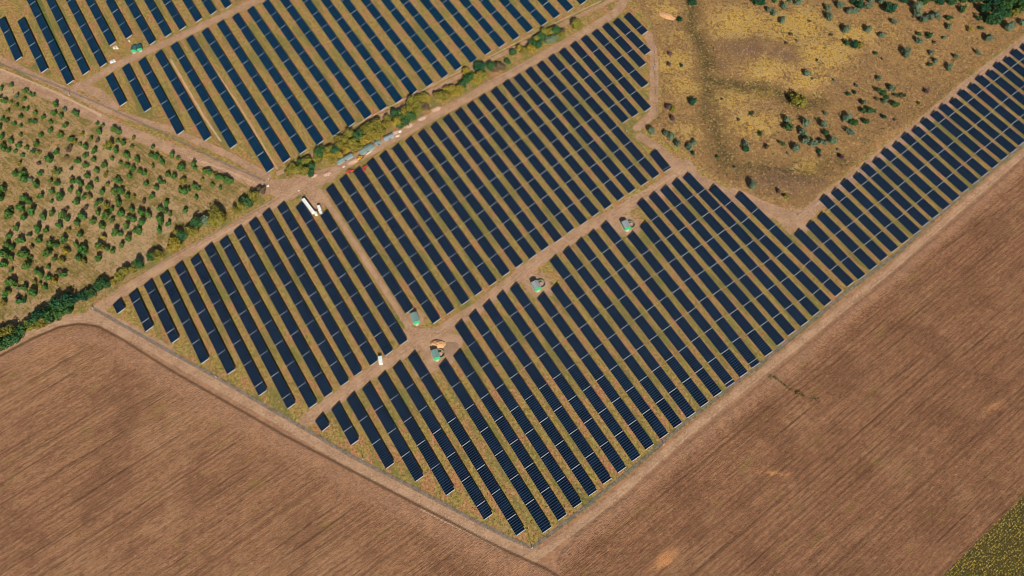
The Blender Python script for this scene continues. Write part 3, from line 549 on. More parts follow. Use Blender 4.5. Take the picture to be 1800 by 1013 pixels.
h2 += tile(0, 400, [(1400, 250, 3.2, 'olive'), (1340, 270, 3.0, 'green'), (1235, 330, 3.4, 'green'), (1200, 365, 2.6, 'olive'), (1110, 400, 3.4, 'olive'), (1065, 435, 2.8, 'olive'), (1010, 485, 2.2, 'yellow'), (940, 500, 3.2, 'green'), (880, 535, 3.2, 'green'), (810, 590, 3.0, 'green'), (740, 620, 2.6, 'darkgreen'), (690, 640, 2.4, 'darkgreen'), (600, 650, 4.2, 'darkgreen'), (570, 700, 4.4, 'green'), (510, 690, 4.2, 'darkgreen'), (460, 740, 4.4, 'green'), (520, 770, 4.2, 'green'), (400, 780, 4.2, 'darkgreen'), (440, 820, 4.2, 'green'), (350, 800, 4.2, 'darkgreen'), (300, 840, 4.0, 'green'), (370, 860, 3.6, 'olive'), (280, 870, 3.6, 'olive'), (590, 740, 3.4, 'green'), (620, 690, 3.4, 'green'), (120, 935, 4.0, 'olive'), (60, 950, 4.2, 'olive'), (180, 930, 3.8, 'green'), (140, 985, 3.6, 'green'), (10, 940, 3, 'grey')])
h2 += tile(0, 600, [(15, 20, 4.4, 'green'), (60, 5, 4, 'green'), (-60, 45, 4.4, 'darkgreen'), (-40, -10, 4, 'green')])
h2.sort(key=lambda t: t[0])
for i, (x, y, R, kd) in enumerate(h2):
    tree(x, y, R*random.uniform(1.1, 1.25), kd, 1.1, '%s tree, %s from the left in the hedgerow between orchard and left block' % (COLW[kd], ordw(i+1)), 'trees of the left hedgerow')
# scrub slope
S, M_, L_, XL = 1.5, 2.5, 3.4, 5.0
scr = tile(1200, 0, [(90, 15, L_, 'darkgreen'), (690, 20, XL*.8, 'darkgreen'), (650, 10, 3, 'darkgreen'), (820, 10, S, 'green'), (910, 50, M_, 'grey'), (1040, 25, M_, 'grey'), (765, 90, M_*.9, 'grey'), (815, 120, M_, 'grey'), (887, 190, M_, 'grey'), (1290, 75, M_*1.1, 'grey'), (1300, 145, M_*1.2, 'grey'), (1410, 50, L_, 'grey'), (1495, 105, L_*.9, 'grey'), (1510, 20, 2, 'darkgreen'), (1450, 265, L_, 'grey'), (1455, 385, 2.2, 'green'), (1100, 665, M_, 'grey'), (1035, 890, 6.3, 'olive'), (90, 905, 3.2, 'darkgreen'), (1475, 845, S, 'green'), (955, 10, S, 'grey')])
scr += tile(900, 0, [(1495, 170, 2.2, 'darkgreen'), (1435, 985, 2.4, 'olive'), (1508, 590, 1.3, 'darkgreen'), (1385, 965, 2.2, 'purple'), (1400, 575, 1.7, 'purple'), (1400, 480, 1.7, 'purple')])
scr += tile(1500, 0, [(325, 80, 4.6, 'darkgreen'), (250, 20, 3.4, 'grey'), (130, 60, 3, 'grey'), (50, 40, 3.6, 'darkgreen'), (10, 110, 2.6, 'grey'), (135, 265, 3.2, 'grey'), (360, 200, M_, 'grey'), (258, 320, M_, 'grey'), (50, 410, 2.8, 'olive'), (5, 400, 3.2, 'darkgreen'), (195, 475, S, 'green'), (560, 70, 4.4, 'grey'), (570, 140, 3, 'grey'), (620, 185, 3.4, 'grey'), (680, 165, 3.4, 'grey'), (740, 150, 3.2, 'grey'), (840, 172, 2, 'green'), (970, 95, M_, 'green'), (845, 250, M_*.9, 'grey'), (582, 310, S, 'green'), (590, 372, M_, 'grey'), (675, 322, 2.2, 'green'), (810, 342, 1.6, 'grey'), (467, 472, 3.8, 'grey'), (692, 475, 1.8, 'grey'), (735, 537, 1.8, 'grey'), (685, 577, S, 'green'), (912, 500, 1.8, 'grey'), (862, 595, 2.4, 'grey'), (1035, 275, 2.0, 'yellow'), (1205, 345, 3.4, 'grey'), (1240, 190, 5.4, 'green'), (1165, 90, 4.2, 'darkgreen'), (1400, 235, 4.6, 'grey'), (1350, 60, 4.8, 'green'), (1480, 70, 4.4, 'green'), (1250, 30, 4.6, 'darkgreen'), (1430, 120, 4, 'olive'), (1110, 170, 1.8, 'green'), (1130, 258, 1.6, 'green'), (1505, 200, 2.6, 'grey'), (1095, 460, 1.8, 'grey'), (1125, 480, 1.3, 'grey'),
                       (225, 700, 1.9, 'grey'), (338, 780, 2.4, 'grey'), (252, 825, 2.6, 'green'), (300, 870, 1.7, 'green'), (272, 905, 1.7, 'grey'), (372, 942, 2.2, 'green'), (92, 920, 2.2, 'grey'), (12, 830, 1.4, 'darkgreen'), (652, 812, 1.7, 'purple'), (380, 850, 1.4, 'green'), (430, 852, 1.3, 'brown'), (462, 850, 1.4, 'green'), (210, 890, 1.2, 'brown'), (85, 990, 2.0, 'green'), (155, 1000, 2.4, 'green'), (30, 765, 1.5, 'grey'), (640, 20, 4, 'green'), (760, 15, 4, 'darkgreen'), (880, 25, 3.4, 'green'), (1050, 10, 3, 'darkgreen'), (1130, -10, 4, 'green'), (700, 0, 4, 'green'), (820, -5, 4, 'darkgreen'), (980, 0, 4, 'green'), (1200, -15, 5, 'green'), (1300, 0, 5, 'darkgreen'), (1420, 10, 5, 'green'), (1300, 110, 4.4, 'darkgreen'), (1360, 130, 4, 'green'), (1500, 0, 5, 'green'), (1190, 150, 3.4, 'darkgreen'), (160, 10, 3, 'grey'), (440, 0, 4, 'darkgreen')])
scr += tile(1200, 200, [(692, 180, 1.7, 'green'), (570, 275, 2.6, 'grey'), (565, 320, 2.2, 'darkgreen'), (938, 50, 2.4, 'grey'), (938, 120, 3, 'green'), (1100, 72, 2.8, 'grey'), (1075, 165, 3, 'grey'), (1255, 100, 3.2, 'grey'), (1280, 180, 2.0, 'green'), (1098, 240, 3.4, 'grey'), (1155, 275, 3.0, 'grey'), (1340, 245, 3.4, 'grey'), (1240, 250, 2.0, 'grey'), (1275, 262, 1.8, 'grey'), (1015, 305, 3.2, 'grey'), (887, 267, 1.6, 'green'), (1218, 335, 1.6, 'darkgreen'), (1472, 42, 2.8, 'grey'), (1510, 82, 2.0, 'green'), (1480, 165, 2.5, 'grey'), (1410, 380, 2.0, 'purple'), (1280, 5, 1.4, 'grey'), (62, 305, 2.6, 'grey'), (97, 262, 2.2, 'grey'), (92, 358, 1.3, 'darkgreen'), (612, 642, 3.3, 'grey'), (850, 700, 1.5, 'brown'), (918, 745, 1.7, 'olive'), (750, 295, 1.6, 'brown')])
scr += tile(1500, 200, [(15, 95, 2.4, 'green'), (105, 75, 2.2, 'green'), (267, 35, 1.6, 'darkgreen')])
scr += tile(900, 200, [(1240, 155, 3.2, 'grey'), (1370, 178, 2.2, 'grey'), (1420, 205, 2.4, 'grey'), (1475, 268, 2.6, 'grey'), (1425, 45, 2.2, 'purple')])
for i in range(26):       # low tufts scattered over the slope
    while True:
        x = random.uniform(1180, 1780); y = random.uniform(10, 330); p = G(x, y); gi = int((p.y-Y0)/CS); gj = int((p.x-X0)/CS)
        if w_['scrub'][gi, gj] > .98 and w_['road'][gi, gj] < .1 and y < 320-(max(0, x-1450))*.75 and x > 1250: break
    scr.append((x, y, random.uniform(.8, 1.2), random.choice(['green', 'grey', 'brown', 'brown'])))
bands = {}
for t in scr: bands.setdefault(min(5, int(max(0, t[1])//60)), []).append(t)
BN = ['along the top edge', 'in the upper part of the slope', 'level with the round olive tree', 'below the round olive tree', 'in the lower half of the slope', 'near the lower scrub edge']
for b in sorted(bands):
    for i, (x, y, R, kd) in enumerate(sorted(bands[b])):
        sz = 'large' if R > 3.6 else ('small' if R < 2 else 'medium')
        lab = '%s %s %s, %s from left %s' % (sz, COLW[kd], 'tree' if R > 3 else 'bush', ordw(i+1), BN[b])
        if R > 3: tree(x, y, R, kd, 1.15, lab, 'trees and bushes on the scrub slope')
        else: bush(x, y, R, kd, 1.15, lab, 'trees and bushes on the scrub slope')
# orchard
s_, m_, l_ = 1.45, 2.05, 2.7
def oc(ox, oy, pts): return [(ox+p[0]/5.0667, oy+p[1]/5.0667, p[2] if len(p) > 2 else s_, p[3] if len(p) > 3 else 'orchardgreen') for p in pts]
O = oc(0, 200, [(330, 55), (425, 175, m_), (515, 215, m_), (590, 100, m_), (35, 275, m_), (55, 350, m_), (150, 320), (225, 355), (445, 400, l_), (505, 350, m_), (205, 530, l_), (210, 600, l_), (125, 560, m_), (300, 570), (370, 520, m_), (530, 510, m_), (640, 490), (305, 645, l_), (25, 670, l_), (20, 730, l_), (445, 705, m_), (490, 640, m_), (425, 625), (360, 745, m_), (530, 745, l_), (610, 700, m_), (690, 730, l_), (740, 760, m_), (630, 630, m_), (710, 650, m_), (820, 640, l_), (670, 800, l_), (450, 795), (200, 770, l_), (205, 820, l_), (260, 790, m_), (290, 870, l_), (95, 850, m_), (60, 920, l_), (225, 915, m_), (180, 880, m_), (395, 920, l_), (465, 885, m_), (560, 910, l_), (600, 940, m_), (530, 985, l_), (730, 915, l_), (690, 975, l_), (860, 905, m_), (920, 940, l_), (980, 880, m_), (830, 970, m_), (900, 1000, m_), (1065, 920, m_), (1040, 815, l_), (850, 820, m_), (915, 770), (925, 690, m_), (1010, 715, l_), (1060, 760, m_), (1120, 765, m_), (1100, 690, m_), (1040, 590, m_), (1080, 610), (1150, 570, m_), (870, 590), (780, 550, m_), (860, 505, m_), (690, 425, m_), (760, 460, m_), (750, 385, m_), (830, 415, m_), (930, 465, m_), (990, 420), (1070, 450), (1130, 480, m_), (1180, 500, m_), (1230, 530, m_), (1280, 545, m_), (1115, 385, m_), (1020, 355, m_), (960, 335), (1210, 440, m_), (1240, 380, m_), (1355, 360, m_), (1360, 300), (1400, 380, m_), (1450, 400, m_), (1010, 145, m_), (900, 155, m_), (985, 270, l_, 'olive'), (1110, 250, m_), (1060, 240), (1060, 170, m_), (860, 95), (910, 110), (660, 215, m_), (600, 255, m_), (645, 275), (750, 305, m_), (700, 295), (870, 300), (830, 350, m_), (1300, 635, m_), (1390, 670, m_), (1365, 735, m_), (1440, 460), (1490, 560, m_), (1460, 620), (1270, 850, m_), (1340, 880, l_), (1240, 910, l_), (1250, 985, l_), (1440, 930, l_), (1420, 985, l_), (1160, 870, m_), (1100, 860, m_), (1130, 945, m_), (1180, 965, m_), (1490, 800, m_), (1430, 835, m_), (1480, 870, m_),
 (120, 110), (180, 115), (60, 70), (240, 90), (190, 190), (30, 195, m_), (110, 230, m_), (170, 290, m_), (240, 300), (320, 275, m_), (300, 335), (340, 360), (400, 20), (545, 20, m_), (680, 15, m_), (20, 50), (200, 10), (460, 5), (430, 95), (350, 210, m_), (560, 165), (745, 170, s_, 'olive'), (830, 205), (880, 235, s_, 'brown'), (610, 330, m_, 'brown'), (590, 395, s_, 'brown'), (460, 545, m_, 'olive'), (815, 720, m_, 'olive'), (965, 635, s_, 'olive'), (1195, 745, s_, 'olive'), (1290, 785, s_, 'brown'), (760, 850, s_, 'brown'), (590, 855, s_, 'brown'), (1195, 220, s_, 'olive'), (1200, 280), (1140, 335), (650, 580), (715, 595, m_), (945, 550, s_, 'olive'), (1380, 445), (1420, 600, m_), (180, 440, s_, 'olive'), (350, 440, s_, 'brown'), (20, 340, m_), (930, 850, m_, 'olive'), (990, 960, m_)])
O += oc(0, 400, [(130, 30, m_), (320, 35, l_), (430, 10, m_), (615, 20), (720, 60, m_), (590, 85, l_), (245, 90), (160, 130, l_), (75, 95, m_), (60, 165, l_), (100, 190, m_), (340, 130, m_), (480, 120, l_), (515, 140, m_), (700, 130, m_), (770, 165, l_), (900, 155, l_), (960, 185, m_), (1010, 205, m_), (930, 90, m_, 'yellow'), (1030, 50, l_), (1060, 70, m_), (1090, 160, m_), (1145, 105, l_), (1190, 45, m_), (1235, 65), (910, 10, m_), (30, 225, l_), (60, 255, l_), (110, 270, m_), (200, 240, l_), (225, 260, m_), (280, 275), (405, 250, l_), (475, 295, m_), (540, 320, m_, 'olive'), (560, 240, m_, 'yellow'), (620, 190, m_, 'yellow'), (740, 235, m_), (700, 215, m_), (690, 290, l_), (735, 330, m_, 'olive'), (855, 300, l_), (885, 215, m_, 'olive'), (25, 325, l_), (235, 345, l_), (110, 380), (330, 380, m_), (370, 410, l_), (440, 450, m_), (490, 475, m_, 'yellow'), (425, 370), (575, 420, m_), (510, 410, s_, 'brown'), (125, 470, l_), (50, 520, m_), (235, 525, l_), (320, 565, l_), (290, 550, m_), (405, 520, m_), (40, 610, l_), (100, 560), (150, 570), (240, 630), (160, 675, m_), (30, 690, m_, 'olive'), (1260, 10, m_), (1120, 10, m_), (1440, 5, m_), (275, 190, s_, 'brown'), (365, 495, s_, 'olive'), (325, 475, s_, 'olive'), (185, 600, s_, 'purple')])
O += oc(300, 200, [(20, 370, m_), (70, 390), (105, 470, l_), (215, 440, m_), (205, 510), (15, 580, m_), (110, 595, m_, 'olive'), (290, 540, m_), (360, 515, m_), (390, 590, m_), (410, 530), (470, 560, m_), (510, 570, l_), (555, 585, m_), (490, 635), (270, 610), (210, 665, m_), (240, 690), (80, 690, m_), (130, 695, l_), (360, 665), (430, 680), (225, 755), (135, 860, m_), (5, 960, m_), (10, 890)])
O += oc(0, 0, [(15, 790, m_), (100, 770), (160, 850), (215, 820, m_), (260, 845), (100, 910), (30, 920, m_), (210, 890), (490, 950, m_), (250, 970), (180, 990), (60, 1000), (290, 860), (500, 1000, m_), (560, 990), (650, 1005), (150, 940), (330, 1000), (20, 850)])
# trees of the orchard that lie just outside the left edge
for i in range(14): O.append((random.uniform(-40, -5), random.uniform(180, 540), random.choice([s_, m_, l_]), 'orchardgreen'))
rr = random.Random(21); n_o = len(O)
while len(O) < min(300, n_o+70):
    x, y = rr.uniform(2, 420), rr.uniform(150, 520)
    if y < 150+x*.44 or y > 545-x*.52 or x > 400: continue
    if min(math.hypot(x-q[0], (y-q[1])*1.2) for q in O) < 8.5: continue
    O.append((x, y, rr.uniform(1.0, 1.4), rr.choice(['orchardgreen', 'orchardgreen', 'olive'])))
print('orchard', len(O))
ga, gb = G(0, 118), G(470, 325); th0 = math.atan2(gb.y-ga.y, gb.x-ga.x)
def to_px(p):
    v = co.matrix_world.inverted() @ p; return 900-F*v.x/v.z, 506.5+F*v.y/v.z
for i_, t in enumerate(O):
    p = G(t[0], t[1]); u = -p.x*math.sin(th0)+p.y*math.cos(th0); du = (round(u/8.2)*8.2-u)*.72
    x_, y_ = to_px(Vector((p.x-math.sin(th0)*du, p.y+math.cos(th0)*du, 0))); O[i_] = (x_, y_)+tuple(t[2:])
rowsO = {}
for t in O:
    p = G(t[0], t[1]); u = -p.x*math.sin(th0)+p.y*math.cos(th0); rowsO.setdefault(round(u/8.2), []).append((p.x, t))
keys = sorted(rowsO, reverse=True)
for ri, kx in enumerate(keys):
    for i, (_, (x, y, R, kd)) in enumerate(sorted(rowsO[kx], key=lambda q: q[0])):
        if R < 1.8 and kd == 'orchardgreen' and random.random() < .35: kd = random.choice(['olive', 'grey', 'green'])
        lab = '%s %s orchard tree, %s from left in the %s line from the road' % ('small' if R < 1.8 else ('large' if R > 2.5 else 'medium'), COLW[kd], ordw(i+1), ordw(ri+1))
        bush(x, y, R*random.uniform(.88, 1.08), kd, 1.35, lab, 'orchard trees', 'orchard_tree', 'tree')
# weeds at the soil: low ground cover in the orchard and scrub, uncountable
def tufts(name, n, zones, rmax, kinds, smin, smax, kindtag='stuff', cond=None):
    mb = MB(); r = random.Random(hash(name) % 1000+5); k = 0
    wz = [w_[z] for z in zones]
    while k < n:
        x = r.uniform(-520, 520); y = r.uniform(75, 640); gi = int((y-Y0)/CS); gj = int((x-X0)/CS)
        if max(a[gi, gj] for a in wz) < .9 or w_['road'][gi, gj] > .3: continue
        if cond and not cond(x, y, gi, gj, r): continue
        k += 1; z = hz(x, y)
        for _ in range(3):
            a = r.uniform(0, 6.28); s = r.uniform(smin, smax); ox, oy = r.uniform(-.3, .3), r.uniform(-.3, .3); c_, s2 = math.cos(a)*s, math.sin(a)*s
            mb.face([(x+ox-c_, y+oy-s2, z), (x+ox+c_, y+oy+s2, z), (x+ox+c_*.5+s2*.5, y+oy+s2*.5-c_*.5, z+s*1.2)], r.randrange(len(kinds)))
    o = mb.build(name, [LEAF[q] for q in kinds]); tag(o, kind='stuff'); return o
random.seed(5)
tag(tufts('scrub_grass', 9000, ['scrub'], 1, ['brown', 'olive', 'grey', 'brown', 'purple', 'yellow'], .25, .6), 'dry tussocks of grass and low weeds covering the scrub slope', 'grass')
tag(tufts('orchard_weeds', 6000, ['orchard'], 1, ['olive', 'green', 'brown', 'yellow'], .25, .6), 'low dry weeds between the orchard trees', 'weeds')
w_['farm'] = ((zone_full := np.maximum.reduce([w_['scrub'], w_['orchard'], w_['field'], w_['crop'], w_['verge'], w_['road']])) < .1).astype(np.float32)
tag(tufts('farm_grass', 16000, ['farm'], 1, ['olive', 'yellow', 'brown', 'olive', 'green'], .18, .45), 'dry olive and yellow grass growing between the solar rows', 'grass')
# crop in the lower right corner: rows of yellowing stalks
mb = MB(); c0 = G(1655, 1013); ed = Vector((math.cos(math.radians(36.6)), math.sin(math.radians(36.6)), 0)); nm = Vector((ed.y, -ed.x, 0)); r = random.Random(3)
for i in range(70):
    for j in range(-12, 165):
        p = c0+nm*(1.0+i*1.55+r.gauss(0, .22))+ed*(j*1.1+r.gauss(0, .25)-4)
        if p.y < 60 or p.x > 420: continue
        h = r.uniform(1.2, 1.8); mi = r.choices([0, 1, 2], [5, 4, 1.2])[0]; a = r.uniform(0, 6.28); s = r.uniform(.5, .8)
        tip = p+Vector((0, 0, h))
        for q in range(3):
            b = a+q*2.09; mb.face([tip, p+Vector((math.cos(b)*s, math.sin(b)*s, h*.8)), p+Vector((math.cos(b+.9)*s, math.sin(b+.9)*s, h*.55))], mi)
        mb.face([p+Vector((-.04, 0, 0)), p+Vector((.04, 0, 0)), tip], 1)
CROPY = mat_leaf('yellow_crop_heads', (.46, .34, .06), (.66, .50, .13), (.50, .38, .08)); tag(mb.build('crop_plants', [CROPY, LEAF['olive'], LEAF['green']]), 'dense rows of yellow-green crop plants filling the lower right corner', 'crop', kind='stuff')
# green weed patch in the right field
mb = MB(); r = random.Random(9)
for P in ([(1350, 661), (1362, 664), (1375, 674), (1390, 686)], [(1397, 690), (1405, 688), (1412, 698)], [(1425, 700), (1440, 702)]):
    P = Gn(P)
    for a, b in zip(P, P[1:]):
        for _ in range(60):
            p = a.lerp(b, r.random())+Vector((r.gauss(0, .8), r.gauss(0, .8), 0)); s = r.uniform(.25, .55); t = r.uniform(0, 6.28); c_, s2 = math.cos(t)*s, math.sin(t)*s
            mb.face([(p.x-c_, p.y-s2, 0), (p.x+c_, p.y+s2, 0), (p.x+s2*.4, p.y-c_*.4, s*1.3)], r.randrange(2))
tag(mb.build('field_weeds', [LEAF['olive'], LEAF['green']]), 'green weed patch in the ploughed field right of the front block', 'weeds', kind='stuff')

# ------------------------------------------------------------------ fences
def fence(P, label, name='wire_fence', step=6.0, h=2.0):
    pts = Gn(P); root = empty(name, pts[0]); base = pts[0]; wm = MB(); n = 0
    pm = fence.post
    for a, b in zip(pts, pts[1:]):
        a = a-base; b = b-base; l = (b-a).length; k = max(1, round(l/step)); a.z = b.z = 0
        for i in range(k):
            q = a.lerp(b, i/k)
            if n < 99: child('fence_post', pm, root, q); n += 1
        for z in (.25, .8, 1.4, 1.95): wm.rod(a+Vector((0, 0, z)), b+Vector((0, 0, z)), .012, n=4)
    wm.build('wire', STEEL, root)
    tag(root, label, 'fence')
pmb = MB(); pmb.box(-.06, .06, -.06, .06, -.1, 2.1); pmb.rod((0, 0, 2.08), (0, -.25, 2.35), .04, n=4); fence.post = pmb.mesh('fence_post', STEEL)
fence(FENCE_SW, 'long grey wire fence with posts between front rows and the left ploughed field')
fence(FENCE_SE, 'long grey wire fence between the row ends and the right ploughed field', step=7.5)
fence([(158, 538), (199, 509), (300, 454), (391, 401), (470, 360), (493, 346)], 'wire fence at the foot of the left hedgerow beside the left block')
fence([(-30, 98), (0, 112), (89, 146), (122, 168), (178, 184), (300, 240), (389, 285), (466, 318)], 'wire fence in the grassy verge of the dirt road above the orchard', step=7)
fence([(590, 241), (671, 196), (827, 117), (900, 76), (975, 42), (1058, 2)], 'wire fence behind the rear hedgerow along the ends of the rear rows', step=6)
fence([(793, 181), (841, 153), (896, 128), (940, 104)], 'short wire fence in front of the rear hedgerow beside the middle block')
fence([(1132, 15), (1143, 45), (1149, 65), (1152, 120), (1156, 205)], 'short wire fence between the middle block tip and the scrub slope')
fence([(1112, 226), (1150, 262), (1240, 322), (1330, 362), (1405, 382), (1441, 354), (1520, 293), (1620, 214), (1720, 132), (1810, 62)], 'long wire fence along the lower edge of the scrub slope', step=7)

# ------------------------------------------------------------------ masts
def mast(px, py, h, label, arm=True):
    p = G(px, py); root = empty('lighting_mast', p)
    m = MB(); m.cyl(0, 0, .16, .09, 0, h, 8); m.build('pole', STEEL, root)
    m = MB(); m.box(-.35, .35, -.35, .35, -.05, .35); m.build('concrete_base', CONC, root)
    if arm:
        m = MB(); m.box(-.7, .7, -.05, .05, h, h+.1); m.build('cross_arm', STEEL, root)
        for s in (-1, 1):
            m = MB(); m.box(s*.6-.2, s*.6+.2, -.35, .0, h+.1, h+.35); m.build('floodlight', DARK, root)
    m = MB(); m.box(.14, .5, -.15, .15, 1.2, 1.9); m.build('control_box', WHITE, root)
    return tag(root, label, 'mast', 'slender lighting masts')
CONC = plain('concrete', (.55, .53, .48), .9, .1); DARK = plain('dark_grey_metal', (.05, .05, .055), .5, .4); WHITE = plain('white_paint', (.80, .80, .76), .45, .4, var=.05)
mast(935, 964, 9, 'tall lighting mast at the front corner where the two wire fences meet')
mast(380, 664, 6, 'slender mast on the fence below the fourth row of the left block')
mast(638, 808, 6, 'slender mast on the left field fence below the front block')
mast(122, 168, 7, 'slender mast at the junction of the dirt road and the pale diagonal road')
mast(472, 316, 6, 'slender mast where the dirt road meets the rear hedgerow')
mast(1150, 122, 6, 'slender mast on the short fence beside the scrub slope')
mast(1166, 782, 6, 'slender mast on the right field fence below the middle of the front block')
mast(1776, 276, 6, 'slender mast on the right field fence nearest the right edge')
mast(1496, 508, 6, 'slender mast on the right field fence below the notch of the scrub slope')
mast(1404, 380, 5, 'slender mast at the notch corner of the scrub slope fence')
mast(1101, 232, 5, 'slender mast at the upper bend of the scrub fence by the middle block')
mast(163, 543, 5, 'short mast with white control box at the left corner of the solar farm')
p = G(1659, 27); root = empty('utility_pole', p); m = MB(); m.cyl(0, 0, .22, .14, 0, 11, 8); m.build('pole', plain('weathered_wood', (.45, .30, .14), .9, .1), root)
m = MB(); m.box(-1.4, 1.4, -.08, .08, 10.2, 10.4); m.build('cross_arm', BARK, root); tag(root, 'tall pale utility pole among trees at the top right edge', 'pole')

# ------------------------------------------------------------------ substation huts
GREENP = plain('green_paint', (.02, .40, .12), .5, .4, var=.1); PALEG = plain('pale_green_paint', (.42, .62, .48), .5, .4, var=.08); ROOFM = plain('grey_green_roof_sheet', (.17, .27, .25), .5, .4, var=.12, sc_=1.2)
ROOFP = plain('grey_violet_roof_sheet', (.27, .30, .31), .5, .4, var=.12, sc_=1.2); TEAL = plain('teal_roof_sheet', (.02, .09, .10), .4, .4)
RED = plain('red_paint', (.62, .07, .05), .4, .5); YEL = plain('yellow_paint', (.75, .42, .04), .45, .4); GLASS = plain('dark_glass', (.02, .03, .04), .08, .6); TYRE = plain('tyre_rubber', (.02, .02, .02), .9, .1); PINK = plain('terracotta_painted_steel', (.50, .27, .22), .6, .3)
PALL = plain('cream_wrapping', (.78, .68, .52), .6, .3, var=.08); SILV = plain('silver_wrapping', (.74, .76, .76), .4, .5, var=.1); BRICK = plain('pale_tan_rubble', (.48, .31, .22), .9, .1, var=.3, sc_=1); SAND = plain('orange_sand', (.62, .34, .17), .95, .05, var=.15, sc_=.8)
def hut(px, py, rz, label, roof=ROOFM, lx=6.2, ly=4.8, h=3.7):
    p = G(px, py, 1.5); p.z = 0; root = empty('transformer_hut', p, rz)   # local -x end faces the sun
    m = MB(); m.box(-lx/2, lx/2, -ly/2, ly/2, .2, h); b = m.build('wall', GREENP, root)
    m = MB(); m.box(-lx/2-.25, lx/2+.25, -ly/2-.25, ly/2+.25, -.05, .2); m.build('plinth', CONC, root)
    m = MB(); e = .3; zt = h+.75
    for s in (-1, 1):
        m.hull([(-lx/2-e, 0, zt), (-lx/2-e, s*(ly/2+e), h-.02), (lx/2+e, s*(ly/2+e), h-.02), (lx/2+e, 0, zt)][::s], [(-lx/2-e, 0, zt+.1), (-lx/2-e, s*(ly/2+e), h+.08), (lx/2+e, s*(ly/2+e), h+.08), (lx/2+e, 0, zt+.1)][::s])
    rf_ = m.build('roof', roof, root)
    m = MB()
    for i in range(int(lx/.8)):
        for s in (-1, 1): m.rod((-lx/2+.3+i*.8, s*.1, zt+.12), (-lx/2+.3+i*.8, s*(ly/2+e), h+.11), .05, n=4)
    m.build('roof_seam', roof, rf_)
    m = MB(); m.hull([(-lx/2, -ly/2, h), (-lx/2, ly/2, h), (-lx/2, 0, zt)], [(-lx/2+.1, -ly/2, h), (-lx/2+.1, ly/2, h), (-lx/2+.1, 0, zt)]); m.hull([(lx/2-.1, -ly/2, h), (lx/2-.1, ly/2, h), (lx/2-.1, 0, zt)], [(lx/2, -ly/2, h), (lx/2, ly/2, h), (lx/2, 0, zt)]); m.build('gable', GREENP, root)
    for s, dm in ((-1, GREENP), (1, PALEG)):
        m = MB(); m.box(-lx/2-.08, -lx/2, s*1.1-.7, s*1.1+.7, .25, 2.4); d = m.build('door', dm, root)
        m = MB(); m.box(-lx/2-.14, -lx/2-.08, s*.55-.05, s*.55+.05, 1.2, 1.4); m.build('handle', DARK, d)
    m = MB(); m.box(-1, 1, -ly/2-.05, -ly/2, 1.6, 2.4); m.build('louvre_vent', DARK, root)
    m = MB(); m.hull([(-lx/2-1.5, -ly/2-.1, h-1.1), (-lx/2-.1, -ly/2-.1, h-.45), (-lx/2-.1, ly/2+.1, h-.45), (-lx/2-1.5, ly/2+.1, h-1.1)][::-1], [(-lx/2-1.5, -ly/2-.1, h-1.0), (-lx/2-.1, -ly/2-.1, h-.35), (-lx/2-.1, ly/2+.1, h-.35), (-lx/2-1.5, ly/2+.1, h-1.0)][::-1]); m.build('awning', GREENP, root)
    m = MB(); m.box(-lx/2-1.9, -lx/2-.26, -1.3, 1.3, -.02, .3); m.build('entrance_step', CONC, root)
    return tag(root, label, 'hut', 'green transformer huts')
SCREEN = plain('dull_green_mesh', (.16, .24, .15), .7, .2)
def transformer(px, py, label, fl):
    p = G(px, py, .8); p.z = 0; root = empty('transformer', p, random.uniform(-.3, .3))
    m = MB(); m.box(-1.1, 1.1, -.8, .8, .3, 1.9); m.build('tank', PINK, root)
    for s in (-1, 1):
        m = MB()
        for i in range(7): m.box(-.95+i*.3, -.87+i*.3, s*.82 if s > 0 else -1.2, 1.2 if s > 0 else -.82, .5, 1.7)
        m.build('cooling_fins', STEEL, root)
    for i in range(3): m = MB(); m.cyl(-.6+i*.6, 0, .12, .08, 1.9, 2.5, 8); m.build('bushing', WHITE, root)
    m = MB(); m.box(-1.4, 1.4, -1.1, 1.1, -.05, .3); m.build('plinth', CONC, root); tag(root, label, 'transformer', 'transformers beside the huts')
    ring = empty('ring_fence', p); m = MB(); nseg = 22
    for i in range(nseg):
        a, b = [math.radians(-100+ (260*t/nseg)) for t in (i, i+1)]
        R = 3.3; m.hull([(R*math.cos(a), R*math.sin(a), .0), (R*math.cos(b), R*math.sin(b), .0), ((R+.1)*math.cos(b), (R+.1)*math.sin(b), .0), ((R+.1)*math.cos(a), (R+.1)*math.sin(a), .0)], [(R*math.cos(a), R*math.sin(a), 1.5), (R*math.cos(b), R*math.sin(b), 1.5), ((R+.1)*math.cos(b), (R+.1)*math.sin(b), 1.5), ((R+.1)*math.cos(a), (R+.1)*math.sin(a), 1.5)])
    m.build('mesh_screen', SCREEN, ring)
    for i in (0, 7, 14, 22):
        a = math.radians(-100+260*i/nseg); m = MB(); m.cyl(3.35*math.cos(a), 3.35*math.sin(a), .09, .09, 0, 1.8, 6); m.build('fence_post', STEEL, ring)
    tag(ring, fl, 'fence', 'round fences about the transformers')
RA = math.radians(-70)+math.pi
hut(729.5, 560, RA, 'green transformer hut standing alone at the end of the bare lane', ROOFM, 7.5)
hut(765.5, 624, RA, 'green transformer hut with grey-green roof below the orange sand heap')
transformer(773.5, 622, 'small terracotta transformer right of the hut by the orange sand heap', 'round pale fence about the transformer near the orange sand heap')
hut(942, 503, math.radians(-65)+math.pi, 'middle one of three green transformer huts along the service road', ROOFP)
transformer(951, 499, 'small transformer right of the middle green hut on the service road', 'round pale fence right of the middle green hut')
hut(1100, 397, math.radians(-72)+math.pi, 'green transformer hut nearest the scrub slope on the service road', ROOFP)
transformer(1108.5, 395, 'small transformer right of the hut nearest the scrub slope', 'round pale fence right of the hut nearest the scrub slope')
